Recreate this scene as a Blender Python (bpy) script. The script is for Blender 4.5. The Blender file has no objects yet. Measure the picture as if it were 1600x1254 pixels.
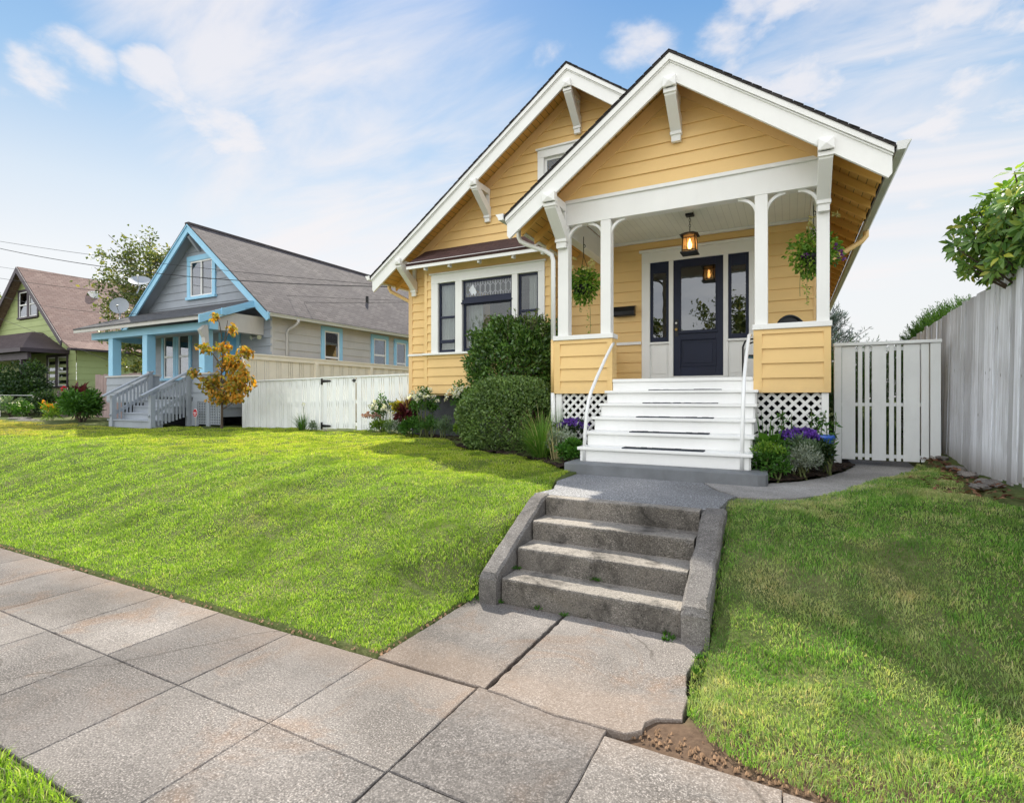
import bpy, math, random
import numpy as np
from mathutils import Vector, Matrix
R = math.radians
rng = np.random.default_rng(7)
random.seed(7)
sc = bpy.context.scene
col = sc.collection
WLOC = {}

# ------------------------------------------------------------------ materials
def nt_new(name):
    m = bpy.data.materials.new(name); m.use_nodes = True
    nt = m.node_tree
    for n in list(nt.nodes): nt.nodes.remove(n)
    out = nt.nodes.new('ShaderNodeOutputMaterial')
    return m, nt, out
def N(nt, typ, **kw):
    n = nt.nodes.new(typ)
    for k, v in kw.items():
        if k.startswith('i_'):
            key = k[2:]
            key = int(key) if key.isdigit() else key.replace('_', ' ')
            n.inputs[key].default_value = v
        else: setattr(n, k, v)
    return n
def L(nt, a, b): nt.links.new(a, b)
def c4(c): return (c[0], c[1], c[2], 1.0)
def ramp(nt, fac, stops):
    r = N(nt, 'ShaderNodeValToRGB')
    el = r.color_ramp.elements
    while len(el) < len(stops): el.new(0.5)
    for e, (p, c) in zip(el, stops):
        e.position = p; e.color = c4(c) if len(c) == 3 else c
    L(nt, fac, r.inputs[0]); return r.outputs[0]
def mixc(nt, fac, a, b, mode='MIX'):
    n = N(nt, 'ShaderNodeMix', data_type='RGBA', blend_type=mode)
    for key, v in ((0, fac), (6, a), (7, b)):
        if hasattr(v, 'node'): L(nt, v, n.inputs[key])
        elif key == 0: n.inputs[0].default_value = v
        else: n.inputs[key].default_value = c4(v)
    return n.outputs[2]
def mth(nt, op, a, b=None, c=None, clamp=False):
    n = N(nt, 'ShaderNodeMath', operation=op, use_clamp=clamp)
    for k, v in enumerate((a, b, c)):
        if v is None: continue
        if hasattr(v, 'node'): L(nt, v, n.inputs[k])
        else: n.inputs[k].default_value = v
    return n.outputs[0]
def noise(nt, vec, scale, detail=4, rough=.55, dist=0.0):
    n = N(nt, 'ShaderNodeTexNoise'); n.inputs['Scale'].default_value = scale
    n.inputs['Detail'].default_value = detail; n.inputs['Roughness'].default_value = rough
    n.inputs['Distortion'].default_value = dist
    if vec is not None: L(nt, vec, n.inputs['Vector'])
    return n.outputs[0]
def wpos(nt): return N(nt, 'ShaderNodeNewGeometry').outputs['Position']
def scaled(nt, vec, s):
    n = N(nt, 'ShaderNodeMapping'); n.inputs['Scale'].default_value = s
    L(nt, vec, n.inputs['Vector']); return n.outputs[0]
def bump(nt, h, strength, dist):
    b = N(nt, 'ShaderNodeBump'); b.inputs['Strength'].default_value = strength
    b.inputs['Distance'].default_value = dist; L(nt, h, b.inputs['Height']); return b.outputs[0]
def princ(nt, out, colr, rough=.5, spec=.4, metal=0.0, normal=None):
    p = N(nt, 'ShaderNodeBsdfPrincipled')
    if hasattr(colr, 'node'): L(nt, colr, p.inputs['Base Color'])
    else: p.inputs['Base Color'].default_value = c4(colr)
    if hasattr(rough, 'node'): L(nt, rough, p.inputs['Roughness'])
    else: p.inputs['Roughness'].default_value = rough
    p.inputs['Specular IOR Level'].default_value = spec
    p.inputs['Metallic'].default_value = metal
    if normal is not None: L(nt, normal, p.inputs['Normal'])
    if out is not None: L(nt, p.outputs[0], out.inputs[0])
    return p
def paint(name, c, rough=.45, var=.08, scale=3.0, spec=.35, bstr=.15, dirt=0.0, dirtc=(.16,.13,.1), metal=0.0):
    """painted wood: slow tone changes, fine brush grain, a little grime"""
    m, nt, out = nt_new(name); p = wpos(nt)
    n1 = noise(nt, p, scale, 5)
    lo = tuple(max(0, x*(1-var)) for x in c); hi = tuple(min(1, x*(1+var*.6)) for x in c)
    cc = ramp(nt, n1, [(.3, lo), (.7, hi)])
    if dirt:
        n2 = noise(nt, scaled(nt, p, (6, 6, 1.2)), 2.2, 6, .7)
        f = ramp(nt, n2, [(.5, (0,0,0)), (.8, (dirt,)*3)])
        cc = mixc(nt, f, cc, dirtc)
    n3 = noise(nt, scaled(nt, p, (14, 14, 60)), 2.0, 3)
    princ(nt, out, cc, rough, spec, metal, bump(nt, n3, bstr, .004))
    return m
def leafmat(name, c1, c2, trans=.3, rough=.42, spec=.35, c3=None, nscale=1.5):
    m, nt, out = nt_new(name)
    g = N(nt, 'ShaderNodeNewGeometry')
    r = g.outputs['Random Per Island']
    stops = [(0.0, c1), (1.0, c2)] if c3 is None else [(0.0, c1), (.8, c2), (1.0, c3)]
    cc = ramp(nt, r, stops)
    n1 = noise(nt, g.outputs['Position'], nscale, 3)
    k = ramp(nt, n1, [(.3, (.7,.7,.7)), (.72, (1.18,1.18,1.1))])
    cc = mixc(nt, 1.0, cc, k, 'MULTIPLY')
    p = princ(nt, None, cc, rough, spec)
    t = N(nt, 'ShaderNodeBsdfTranslucent')
    warm = mixc(nt, 1.0, cc, (1.35, 1.3, .55), 'MULTIPLY')
    L(nt, warm, t.inputs[0])
    mx = N(nt, 'ShaderNodeMixShader'); mx.inputs[0].default_value = trans
    L(nt, p.outputs[0], mx.inputs[1]); L(nt, t.outputs[0], mx.inputs[2]); L(nt, mx.outputs[0], out.inputs[0])
    return m
def shingle(name, along, c1, c2, c3, ks=1.65, course=.14):
    """asphalt shingles: courses follow height, tabs run along the ridge axis"""
    m, nt, out = nt_new(name); p = wpos(nt)
    sx = N(nt, 'ShaderNodeSeparateXYZ'); L(nt, p, sx.inputs[0])
    cb = N(nt, 'ShaderNodeCombineXYZ')
    L(nt, sx.outputs[{'x':0,'y':1}[along]], cb.inputs[0])
    L(nt, mth(nt, 'MULTIPLY', sx.outputs[2], ks), cb.inputs[1])
    b = N(nt, 'ShaderNodeTexBrick', offset=.5)
    b.inputs['Scale'].default_value = 1.0
    b.inputs['Brick Width'].default_value = .3; b.inputs['Row Height'].default_value = course
    b.inputs['Mortar Size'].default_value = .008; b.inputs['Mortar Smooth'].default_value = .3
    b.inputs['Color1'].default_value = c4(c1); b.inputs['Color2'].default_value = c4(c2); b.inputs['Mortar'].default_value = c4(tuple(x*.35 for x in c1))
    b.inputs['Bias'].default_value = -.1
    L(nt, cb.outputs[0], b.inputs['Vector'])
    n1 = noise(nt, p, .9, 5, .6); n2 = noise(nt, p, 160, 2)
    cc = mixc(nt, ramp(nt, n1, [(.35,(0,0,0)), (.7,(.65,.65,.65))]), b.outputs[0], c3)
    cc = mixc(nt, .35, cc, ramp(nt, n2, [(.3,(.02,.02,.02)), (.75,(.5,.48,.46))]), 'OVERLAY')
    # each course laps the one below: a sawtooth in height
    saw = mth(nt, 'FRACT', mth(nt, 'DIVIDE', mth(nt, 'MULTIPLY', sx.outputs[2], ks), course))
    h = mth(nt, 'ADD', mth(nt, 'MULTIPLY', saw, -1.0), mth(nt, 'MULTIPLY', b.outputs[1], -.5))
    h = mth(nt, 'ADD', h, mth(nt, 'MULTIPLY', n2, .35))
    princ(nt, out, cc, .9, .15, 0, bump(nt, h, .7, .012))
    return m
def glassmat(name, refl=.2, tint=(.75,.8,.8), wav=.0, rough=.0):
    m, nt, out = nt_new(name)
    t = N(nt, 'ShaderNodeBsdfTransparent'); t.inputs[0].default_value = c4(tint)
    g = N(nt, 'ShaderNodeBsdfGlossy'); g.inputs['Roughness'].default_value = rough
    g.inputs[0].default_value = (.95,.97,1,1)
    if wav:
        n1 = noise(nt, wpos(nt), 5.0, 2)
        L(nt, bump(nt, n1, wav, .02), g.inputs['Normal'])
    lw = N(nt, 'ShaderNodeLayerWeight'); lw.inputs[0].default_value = .35
    f = mth(nt, 'ADD', mth(nt, 'MULTIPLY', lw.outputs[0], .6), refl, clamp=True)
    mx = N(nt, 'ShaderNodeMixShader'); L(nt, f, mx.inputs[0])
    L(nt, t.outputs[0], mx.inputs[1]); L(nt, g.outputs[0], mx.inputs[2]); L(nt, mx.outputs[0], out.inputs[0])
    return m

# ------------------------------------------------------------------ mesh building
class MB:
    def __init__(s): s.v = []; s.f = []; s.mi = []; s.m = 0
    def face(s, pts):
        b = len(s.v); s.v += [tuple(p) for p in pts]; s.f.append(tuple(range(b, b+len(pts)))); s.mi.append(s.m)
    def raw(s, vs, fs):
        b = len(s.v); s.v += [tuple(p) for p in vs]
        for f in fs: s.f.append(tuple(b+i for i in f)); s.mi.append(s.m)
    def box(s, x0, x1, y0, y1, z0, z1):
        s.raw([(x0,y0,z0),(x1,y0,z0),(x1,y1,z0),(x0,y1,z0),(x0,y0,z1),(x1,y0,z1),(x1,y1,z1),(x0,y1,z1)],
              [(0,3,2,1),(4,5,6,7),(0,1,5,4),(1,2,6,5),(2,3,7,6),(3,0,4,7)])
    def ext(s, poly, axis, a0, a1):
        n = len(poly)
        def P(p, a):
            return {'x': (a, p[0], p[1]), 'y': (p[0], a, p[1]), 'z': (p[0], p[1], a)}[axis]
        vs = [P(p, a0) for p in poly] + [P(p, a1) for p in poly]
        fs = [tuple(range(n-1, -1, -1)), tuple(range(n, 2*n))] + [(i, (i+1) % n, n+(i+1) % n, n+i) for i in range(n)]
        s.raw(vs, fs)
    def bar(s, p, q, w, h, up=(0,0,1)):
        p = Vector(p); q = Vector(q); d = (q-p).normalized(); u = Vector(up)
        r = d.cross(u)
        if r.length < 1e-4: r = d.cross(Vector((0,1,0)))
        r.normalize(); u = r.cross(d)
        vs = []
        for c in (p, q):
            for a, b in ((-1,-1),(1,-1),(1,1),(-1,1)): vs.append(c + r*(a*w/2) + u*(b*h/2))
        s.raw(vs, [(0,1,2,3),(7,6,5,4),(0,4,5,1),(1,5,6,2),(2,6,7,3),(3,7,4,0)])
    def tube(s, pts, rad, n=8, cap=True):
        pts = [Vector(p) for p in pts]
        if not hasattr(rad, '__len__'): rad = [rad]*len(pts)
        b0 = len(s.v); ref = None
        for i, p in enumerate(pts):
            d = (pts[min(i+1, len(pts)-1)] - pts[max(i-1, 0)]).normalized()
            if ref is None:
                ref = d.cross(Vector((0,0,1)))
                if ref.length < 1e-3: ref = d.cross(Vector((0,1,0)))
                ref.normalize()
            else:
                ref = (ref - d*ref.dot(d)).normalized()
            o = d.cross(ref)
            for k in range(n):
                a = 2*math.pi*k/n
                s.v.append(tuple(p + ref*(math.cos(a)*rad[i]) + o*(math.sin(a)*rad[i])))
        for i in range(len(pts)-1):
            for k in range(n):
                a = b0+i*n+k; b = b0+i*n+(k+1) % n
                s.f.append((a, b, b+n, a+n)); s.mi.append(s.m)
        if cap:
            s.f.append(tuple(b0+k for k in range(n-1, -1, -1))); s.mi.append(s.m)
            e = b0+(len(pts)-1)*n
            s.f.append(tuple(e+k for k in range(n))); s.mi.append(s.m)
    def lathe(s, c, prof, n=20):
        b0 = len(s.v)
        for (r, z) in prof:
            for k in range(n):
                a = 2*math.pi*k/n; s.v.append((c[0]+r*math.cos(a), c[1]+r*math.sin(a), c[2]+z))
        for i in range(len(prof)-1):
            for k in range(n):
                a = b0+i*n+k; b = b0+i*n+(k+1) % n
                s.f.append((a, b, b+n, a+n)); s.mi.append(s.m)
    def build(s, name, mat, parent=None, smooth=False, bev=0.0):
        off = Vector((0,0,0)) if parent is None else WLOC[parent.name]
        me = bpy.data.meshes.new(name)
        me.from_pydata([(v[0]-off[0], v[1]-off[1], v[2]-off[2]) for v in s.v], [], s.f)
        mats = mat if isinstance(mat, (list, tuple)) else [mat]
        for m in mats: me.materials.append(m)
        if len(mats) > 1: me.polygons.foreach_set('material_index', s.mi)
        if smooth:
            me.polygons.foreach_set('use_smooth', [True]*len(me.polygons))
        me.update()
        o = bpy.data.objects.new(name, me); col.objects.link(o)
        if parent is not None: o.parent = parent
        WLOC[o.name] = off
        if bev:
            b = o.modifiers.new('edge', 'BEVEL'); b.width = bev; b.segments = 2; b.limit_method = 'ANGLE'; b.angle_limit = R(40)
        return o
def np_mesh(name, verts, faces, mat, parent=None, smooth=False, mi=None, attr=None):
    """verts (n,3) array, faces (m,4) array"""
    off = np.array((0,0,0) if parent is None else tuple(WLOC[parent.name]))
    me = bpy.data.meshes.new(name)
    n, m, k = len(verts), len(faces), faces.shape[1]
    me.vertices.add(n); me.vertices.foreach_set('co', (verts-off).astype(np.float32).ravel())
    me.loops.add(m*k); me.loops.foreach_set('vertex_index', faces.astype(np.int32).ravel())
    me.polygons.add(m); me.polygons.foreach_set('loop_start', np.arange(0, m*k, k, dtype=np.int32))
    mats = mat if isinstance(mat, (list, tuple)) else [mat]
    for mm in mats: me.materials.append(mm)
    if mi is not None: me.polygons.foreach_set('material_index', np.asarray(mi, dtype=np.int32))
    if smooth: me.polygons.foreach_set('use_smooth', np.ones(m, dtype=bool))
    me.update(calc_edges=True); me.validate()
    o = bpy.data.objects.new(name, me); col.objects.link(o)
    if parent is not None: o.parent = parent
    WLOC[o.name] = Vector(off)
    return o
def tag(o, label=None, cat=None, group=None, kind=None):
    if label: o['label'] = label
    if cat: o['category'] = cat
    if group: o['group'] = group
    if kind: o['kind'] = kind
    return o
def thing(name, loc, label, cat, group=None):
    o = bpy.data.objects.new(name, None); col.objects.link(o); o.location = loc
    o.empty_display_size = .2
    WLOC[o.name] = Vector(loc)
    return tag(o, label, cat, group)
def struct(o): o['kind'] = 'structure'; return o

# lap siding on a wall plane: O origin, A direction along the wall, n outward
def siding(mb, O, A, n, z0, z1, e, left, right, holes=(), t=.022, base=.004):
    O = Vector(O); A = Vector(A); n = Vector(n)
    fl = left if callable(left) else (lambda z: left); fr = right if callable(right) else (lambda z: right)
    rows = []; z = z0
    while z < z1-1e-4:
        rows.append((z, min(z+e, z1))); z += e
    for (zb, zt) in rows:
        cuts = sorted({zb, zt} | {h[k] for h in holes for k in (2,3) if zb < h[k] < zt})
        for ca, cb in zip(cuts, cuts[1:]):
            zm = (ca+cb)/2
            if fr(zm)-fl(zm) < .005: continue
            iv = [(None, None)]
            blocks = sorted((h[0], h[1]) for h in holes if h[2] < zm < h[3])
            segs = []; cur = None
            for (a0, a1) in blocks:
                segs.append((cur, a0)); cur = a1
            segs.append((cur, None))
            for (sa, sb) in segs:
                l0 = fl(ca) if sa is None else sa; l1 = fl(cb) if sa is None else sa
                r0 = fr(ca) if sb is None else sb; r1 = fr(cb) if sb is None else sb
                if r0 <= l0 and r1 <= l1: continue
                if r1 < l1: l1 = r1 = (l1+r1)/2
                if r0 < l0: continue
                o0 = base+t*(1-(ca-zb)/e); o1 = base+t*(1-(cb-zb)/e)
                P = lambda a, z, o: O + A*a + n*o + Vector((0,0,z-O.z))
                mb.face([P(l0,ca,o0), P(r0,ca,o0), P(r1,cb,o1), P(l1,cb,o1)])
                if ca == zb: mb.face([P(l0,ca,0), P(r0,ca,0), P(r0,ca,o0), P(l0,ca,o0)])

# leaves ----------------------------------------------------------------
def unit(v): return v/np.maximum(np.linalg.norm(v, axis=1, keepdims=True), 1e-9)
def leaf_quads(P, D, Nn, ln, wd, fold=.25):
    """one folded leaf per point: P base, D direction, Nn normal"""
    n = len(P); D = unit(D); S = unit(np.cross(D, Nn)); U = np.cross(S, D)
    ln = np.broadcast_to(np.asarray(ln, float).reshape(-1,1), (n,1)); wd = np.broadcast_to(np.asarray(wd, float).reshape(-1,1), (n,1))
    b = P; tip = P + D*ln - U*ln*.12
    m1 = P + D*ln*.35; m2 = P + D*ln*.72
    l1 = m1 + S*wd*.5 + U*wd*fold; r1 = m1 - S*wd*.5 + U*wd*fold
    l2 = m2 + S*wd*.36 + U*wd*fold*.6; r2 = m2 - S*wd*.36 + U*wd*fold*.6
    V = np.stack([b, m1, m2, tip, l1, l2, r1, r2], 1).reshape(-1, 3)
    base = (np.arange(n)*8)[:, None]
    F = np.concatenate([base+np.array([[0,1,4,4]]), base+np.array([[1,2,5,4]]), base+np.array([[2,3,5,5]]),
                        base+np.array([[0,6,1,1]]), base+np.array([[1,6,7,2]]), base+np.array([[2,7,3,3]])], 0)
    return V, F
def leaf_simple(P, D, Nn, ln, wd):
    n = len(P); D = unit(D); S = unit(np.cross(D, Nn)); U = np.cross(S, D)
    ln = np.broadcast_to(np.asarray(ln, float).reshape(-1,1), (n,1)); wd = np.broadcast_to(np.asarray(wd, float).reshape(-1,1), (n,1))
    m = P + D*ln*.5
    V = np.stack([P, m + S*wd*.5 + U*wd*.18, P + D*ln - U*ln*.1, m - S*wd*.5 + U*wd*.18], 1).reshape(-1,3)
    F = (np.arange(n)*4)[:, None] + np.array([[0,1,2,3]])
    return V, F
def tri_clean(F):  # degenerate quads -> keep as quads with repeated index removed by validate
    return F
def mesh_faces(name, V, F, mat, parent=None, smooth=False):
    """faces may hold repeated indices (triangles)"""
    off = np.array((0,0,0) if parent is None else tuple(WLOC[parent.name]))
    tri = (F[:,2] == F[:,3])
    Q = F[~tri]; T = F[tri][:, :3]
    me = bpy.data.meshes.new(name); n = len(V)
    me.vertices.add(n); me.vertices.foreach_set('co', (V-off).astype(np.float32).ravel())
    loops = np.concatenate([Q.ravel(), T.ravel()]).astype(np.int32)
    me.loops.add(len(loops)); me.loops.foreach_set('vertex_index', loops)
    st = np.concatenate([np.arange(len(Q))*4, len(Q)*4 + np.arange(len(T))*3]).astype(np.int32)
    me.polygons.add(len(st)); me.polygons.foreach_set('loop_start', st)
    for mm in (mat if isinstance(mat, (list, tuple)) else [mat]): me.materials.append(mm)
    if smooth: me.polygons.foreach_set('use_smooth', np.ones(len(st), dtype=bool))
    me.update(calc_edges=True)
    o = bpy.data.objects.new(name, me); col.objects.link(o)
    if parent is not None: o.parent = parent
    WLOC[o.name] = Vector(off)
    return o
def rdir(n, up=0.0):
    d = rng.normal(size=(n,3)); d[:,2] += up
    return unit(d)
def cat_vf(parts):
    V = []; F = []; b = 0
    for v, f in parts: V.append(v); F.append(f+b); b += len(v)
    return np.concatenate(V), np.concatenate(F)

# ------------------------------------------------------------------ camera
cam = bpy.data.cameras.new('camera'); co = bpy.data.objects.new('camera', cam); col.objects.link(co)
co.location = (0, 0, 1.54); co.rotation_euler = (R(90), 0, R(27.6))
cam.sensor_width = 36; cam.lens = 830/1600*36; cam.shift_y = -5/1600
cam.clip_start = .05; cam.clip_end = 2000
sc.camera = co
# ------------------------------------------------------------------ light
EXPOSURE = 0.66
sc.view_settings.view_transform = 'Standard'; sc.view_settings.look = 'None'
sc.view_settings.exposure = EXPOSURE; sc.view_settings.gamma = 1.0
sun_dir = Vector((-.646, .73, 1.0)).normalized()
sd = bpy.data.lights.new('sun', 'SUN'); sd.energy = 5.0; sd.angle = R(.55); sd.color = (1.0, .93, .80)
so = bpy.data.objects.new('sun', sd); col.objects.link(so)
so.rotation_euler = (-sun_dir).to_track_quat('-Z', 'Y').to_euler(); so.location = (-30, 30, 40)

w = bpy.data.worlds.new('World'); sc.world = w; w.use_nodes = True
nt = w.node_tree
for n in list(nt.nodes): nt.nodes.remove(n)
wout = nt.nodes.new('ShaderNodeOutputWorld'); bg = nt.nodes.new('ShaderNodeBackground')
L(nt, bg.outputs[0], wout.inputs[0])
tc = N(nt, 'ShaderNodeTexCoord').outputs['Generated']
sxyz = N(nt, 'ShaderNodeSeparateXYZ'); L(nt, tc, sxyz.inputs[0])
dx, dy, dz = sxyz.outputs
sky = N(nt, 'ShaderNodeTexSky', sky_type='NISHITA')
sky.sun_disc = False; sky.sun_elevation = math.asin(sun_dir.z)
sky.sun_rotation = math.atan2(sun_dir.x, sun_dir.y); sky.dust_density = 2.0; sky.ozone_density = 1.5
grad = ramp(nt, dz, [(0.0, (.97,.97,.96)), (.20, (.95,.97,.985)), (.31, (.74,.85,.96)), (.45, (.33,.58,.89)), (.60, (.13,.37,.76)), (1.0, (.10,.28,.66))])
base = mixc(nt, .12, grad, mixc(nt, 1.0, sky.outputs[0], (.1,.1,.1), 'MULTIPLY'))
# cloud noise on a flat layer overhead
den = mth(nt, 'ADD', mth(nt, 'MAXIMUM', dz, 0.0), .18)
cb = N(nt, 'ShaderNodeCombineXYZ')
L(nt, mth(nt, 'DIVIDE', dx, den), cb.inputs[0]); L(nt, mth(nt, 'DIVIDE', dy, den), cb.inputs[1])
puff = noise(nt, cb.outputs[0], 3.4, 8, .58, .15)
mp = N(nt, 'ShaderNodeMapping'); mp.inputs['Rotation'].default_value = (0, 0, R(28)); mp.inputs['Scale'].default_value = (.5, 1.5, 1)
L(nt, cb.outputs[0], mp.inputs[0])
wisp = noise(nt, mp.outputs[0], 2.4, 7, .58, .5)
def blob(c, rad, soft):
    v = N(nt, 'ShaderNodeVectorMath', operation='DOT_PRODUCT'); L(nt, tc, v.inputs[0]); v.inputs[1].default_value = c
    mr = N(nt, 'ShaderNodeMapRange', interpolation_type='SMOOTHSTEP'); L(nt, v.outputs['Value'], mr.inputs[0])
    mr.inputs[1].default_value = math.cos(R(rad+soft)); mr.inputs[2].default_value = math.cos(R(max(rad-soft, 0)))
    return mr.outputs[0]
PF = [((-0.003, 0.865, 0.502), 5.5, 3), ((-0.053, 0.853, 0.519), 3, 2.5), ((0.046, 0.889, 0.455), 3, 2.5), ((-0.203, 0.812, 0.546), 2.5, 2.5), ((-0.218, 0.829, 0.515), 2.5, 2), ((0.152, 0.861, 0.485), 6, 3), ((0.2, 0.87, 0.451), 4.5, 3), ((0.244, 0.851, 0.465), 4, 3), ((0.128, 0.878, 0.461), 2.5, 2), ((-0.752, 0.496, 0.434), 3, 2.5), ((-0.785, 0.433, 0.443), 2, 2), ((-0.834, 0.348, 0.429), 2, 2), ((-0.677, 0.536, 0.505), 4, 3), ((0.219, 0.922, 0.321), 4, 3)]
WF = [((-0.589, 0.615, 0.524), 11, 8), ((-0.523, 0.724, 0.45), 9, 7), ((-0.467, 0.798, 0.381), 7, 6), ((-0.586, 0.737, 0.336), 9, 8), ((0.08, 0.926, 0.37), 10, 9), ((-0.706, 0.621, 0.34), 9, 8), ((-0.71, 0.459, 0.534), 6, 6)]
def addall(xs):
    a = xs[0]
    for b in xs[1:]: a = mth(nt, 'MAXIMUM', a, b)
    return a
pm = addall([blob(*b) for b in PF]); wm = addall([blob(*b) for b in WF])
mr = N(nt, 'ShaderNodeMapRange', interpolation_type='SMOOTHSTEP'); L(nt, mth(nt, 'ADD', puff, mth(nt, 'MULTIPLY', pm, .20)), mr.inputs[0])
mr.inputs[1].default_value = .60; mr.inputs[2].default_value = .80
pa = mr.outputs[0]
mr = N(nt, 'ShaderNodeMapRange', interpolation_type='SMOOTHSTEP'); L(nt, mth(nt, 'ADD', wisp, mth(nt, 'MULTIPLY', wm, .34)), mr.inputs[0])
mr.inputs[1].default_value = .62; mr.inputs[2].default_value = 1.0
wa = mr.outputs[0]
ca = mth(nt, 'MULTIPLY', mth(nt, 'MAXIMUM', pa, wa), .8)
cloudy = mixc(nt, ca, base, (.95,.91,.915))
# fill light added for the facade: unseen street-side sky and zenith brightened
mr = N(nt, 'ShaderNodeMapRange', interpolation_type='SMOOTHSTEP'); L(nt, dy, mr.inputs[0])
mr.inputs[1].default_value = .15; mr.inputs[2].default_value = -.45
behind = mr.outputs[0]
mr = N(nt, 'ShaderNodeMapRange', interpolation_type='SMOOTHSTEP'); L(nt, dz, mr.inputs[0])
mr.inputs[1].default_value = .68; mr.inputs[2].default_value = .88
behind = mth(nt, 'MAXIMUM', behind, mth(nt, 'MULTIPLY', mr.outputs[0], .15))
sky_fill = ramp(nt, noise(nt, cb.outputs[0], 1.1, 5, .6), [(.3, (1.56,1.64,1.80)), (.65, (2.44,2.42,2.36))])
full = mixc(nt, mth(nt, 'MULTIPLY', behind, .9), cloudy, sky_fill)
sc2 = mixc(nt, 1.0, full, (2**-EXPOSURE,)*3, 'MULTIPLY')
L(nt, sc2, bg.inputs[0]); bg.inputs[1].default_value = 1.0
# ------------------------------------------------------------------ ground, pavement, steps
def sstep(a, b, x): t = np.clip((x-a)/(b-a), 0, 1); return t*t*(3-2*t)
def vnoise(x, y, s, seed):
    r = np.random.default_rng(seed); T = r.random((64,64)); u = x*s; v = y*s; i = np.floor(u).astype(int); j = np.floor(v).astype(int); fu = u-i; fv = v-j; fu = fu*fu*(3-2*fu); fv = fv*fv*(3-2*fv)
    g = lambda a, b: T[a % 64, b % 64]
    return (g(i,j)*(1-fu)+g(i+1,j)*fu)*(1-fv)+(g(i,j+1)*(1-fu)+g(i+1,j+1)*fu)*fv
def bank(y): return np.interp(y, [2.44, 2.8, 3.2, 3.6, 4.0, 4.4, 4.8, 5.2, 5.8, 7.0, 10.0, 14.0], [.015, .06, .16, .30, .44, .56, .635, .675, .70, .715, .72, .72])
def lawn_h(x, y):
    x = np.asarray(x, float); y = np.asarray(y, float)
    # the bank falls away towards the entry walk on both sides of the steps
    aL = np.maximum(-2.12-x, 0)*1.15 + np.maximum(y-3.25, 0)*1.85
    aR = np.maximum(x+.42, 0)*1.0 + np.maximum(y-3.15, 0)*1.8
    d = y-2.44; a = np.where(x < -1.28, aL, aR); h_ = np.clip(.5+.5*(a-d)/.35, 0, 1)
    z = bank(2.44 + np.where(d > 0, a+(d-a)*h_-.35*h_*(1-h_)*.5, d))
    k = sstep(2.6, 3.1, y)*np.where((x > -.6) & (x < .6), sstep(-.45, .1, x), 1)*np.where((x > -2.9) & (x < -2), sstep(-2.15, -2.7, x) if False else np.clip((-2.15-x)/.5, 0, 1), 1)
    xx = np.clip(x, -60, 60)+200; yy_ = np.clip(y, -60, 60)+200
    z = z + k*(.085*(vnoise(xx, yy_, 1.1, 91)-.5) + .052*(vnoise(xx, yy_, 2.6, 92)-.5) + .026*(vnoise(xx, yy_, 5.5, 93)-.5))
    z = z + np.where(x > -.4, sstep(.6, 1.7, x)*.07*sstep(3.2, 6.0, y), 0)
    z = np.where(x < -2.3, z*1.0, z)
    return z
def ground_h(x, y):
    z = lawn_h(x, y) - .005
    z = np.where(y < 2.43, -.09, z)
    z = np.where((x > -.82) & (y > 2.2) & (y < 2.62), -.012+.02*sstep(2.4, 2.62, y), z)
    z = np.where((y < 1.04), -.01, z)
    z = np.where((y < -.9), -.16, z)
    walk = (x > -2.17) & (x < -.43)
    z = np.where(walk & (y < 3.6) & ((x < -.75) | (y > 2.62)), -.09, z)
    z = np.where(walk & (y >= 3.6) & (y < 4.6), np.minimum(z, -.02+(y-3.6)*.55), z)
    z = np.where(walk & (y >= 4.6) & (y < 6.2), .58, z)
    z = np.where((x > -.46) & (x < 1.5) & (y > 4.95) & (y < 9), np.minimum(z, .62), z)
    return z
gx = np.unique(np.round(np.concatenate([[-300,-120,-70,-50,-40,-32], np.arange(-28,-16,.5), np.arange(-16,3.01,.1), np.arange(3.5,12,.5), [15,25,50,120,300], [-2.18,-2.16,-.44,-.42]]), 3))
gy = np.unique(np.round(np.concatenate([[-200,-60,-20,-8,-4,-2,-1,-.91,-.89,0,.8,1.03,1.05,2.42,2.44], np.arange(1.2,10,.1), np.arange(10,24,.5), [26,30,40,60,100,300], [3.59,3.61]]), 3))
GX, GY = np.meshgrid(gx, gy); GZ = ground_h(GX, GY)
nx, ny = len(gx), len(gy)
V = np.stack([GX, GY, GZ], -1).reshape(-1, 3)
ii, jj = np.meshgrid(np.arange(nx-1), np.arange(ny-1))
a = (jj*nx+ii).ravel(); F = np.stack([a, a+1, a+1+nx, a+nx], 1)
m, nt, out = nt_new('earth'); p = wpos(nt)
n1 = noise(nt, p, 1.2, 6, .65); n2 = noise(nt, p, 30, 4)
cc = ramp(nt, n1, [(.3, (.050,.075,.020)), (.5, (.085,.105,.034)), (.72, (.16,.15,.070))])
cc = mixc(nt, .5, cc, ramp(nt, n2, [(.3, (.2,.2,.2)), (.7, (.75,.75,.75))]), 'OVERLAY')
sx = N(nt, 'ShaderNodeSeparateXYZ'); L(nt, p, sx.inputs[0])
e1 = N(nt, 'ShaderNodeMapRange'); L(nt, mth(nt, 'ADD', sx.outputs[1], mth(nt, 'MULTIPLY', n1, .5)), e1.inputs[0]); e1.inputs[1].default_value = 2.98; e1.inputs[2].default_value = 2.8
e2 = N(nt, 'ShaderNodeMapRange'); L(nt, sx.outputs[0], e2.inputs[0]); e2.inputs[1].default_value = -1.0; e2.inputs[2].default_value = -.85
cc = mixc(nt, mth(nt, 'MULTIPLY', e1.outputs[0], e2.outputs[0]), cc, mixc(nt, n2, (.055,.036,.025), (.17,.115,.078)))
princ(nt, out, cc, .95, .1, 0, bump(nt, n2, .6, .02))
M_earth = m
g = struct(np_mesh('ground', V, F, M_earth, smooth=True))
tag(g, 'earth of the front yards rising from the pavement to the houses', 'ground')

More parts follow.
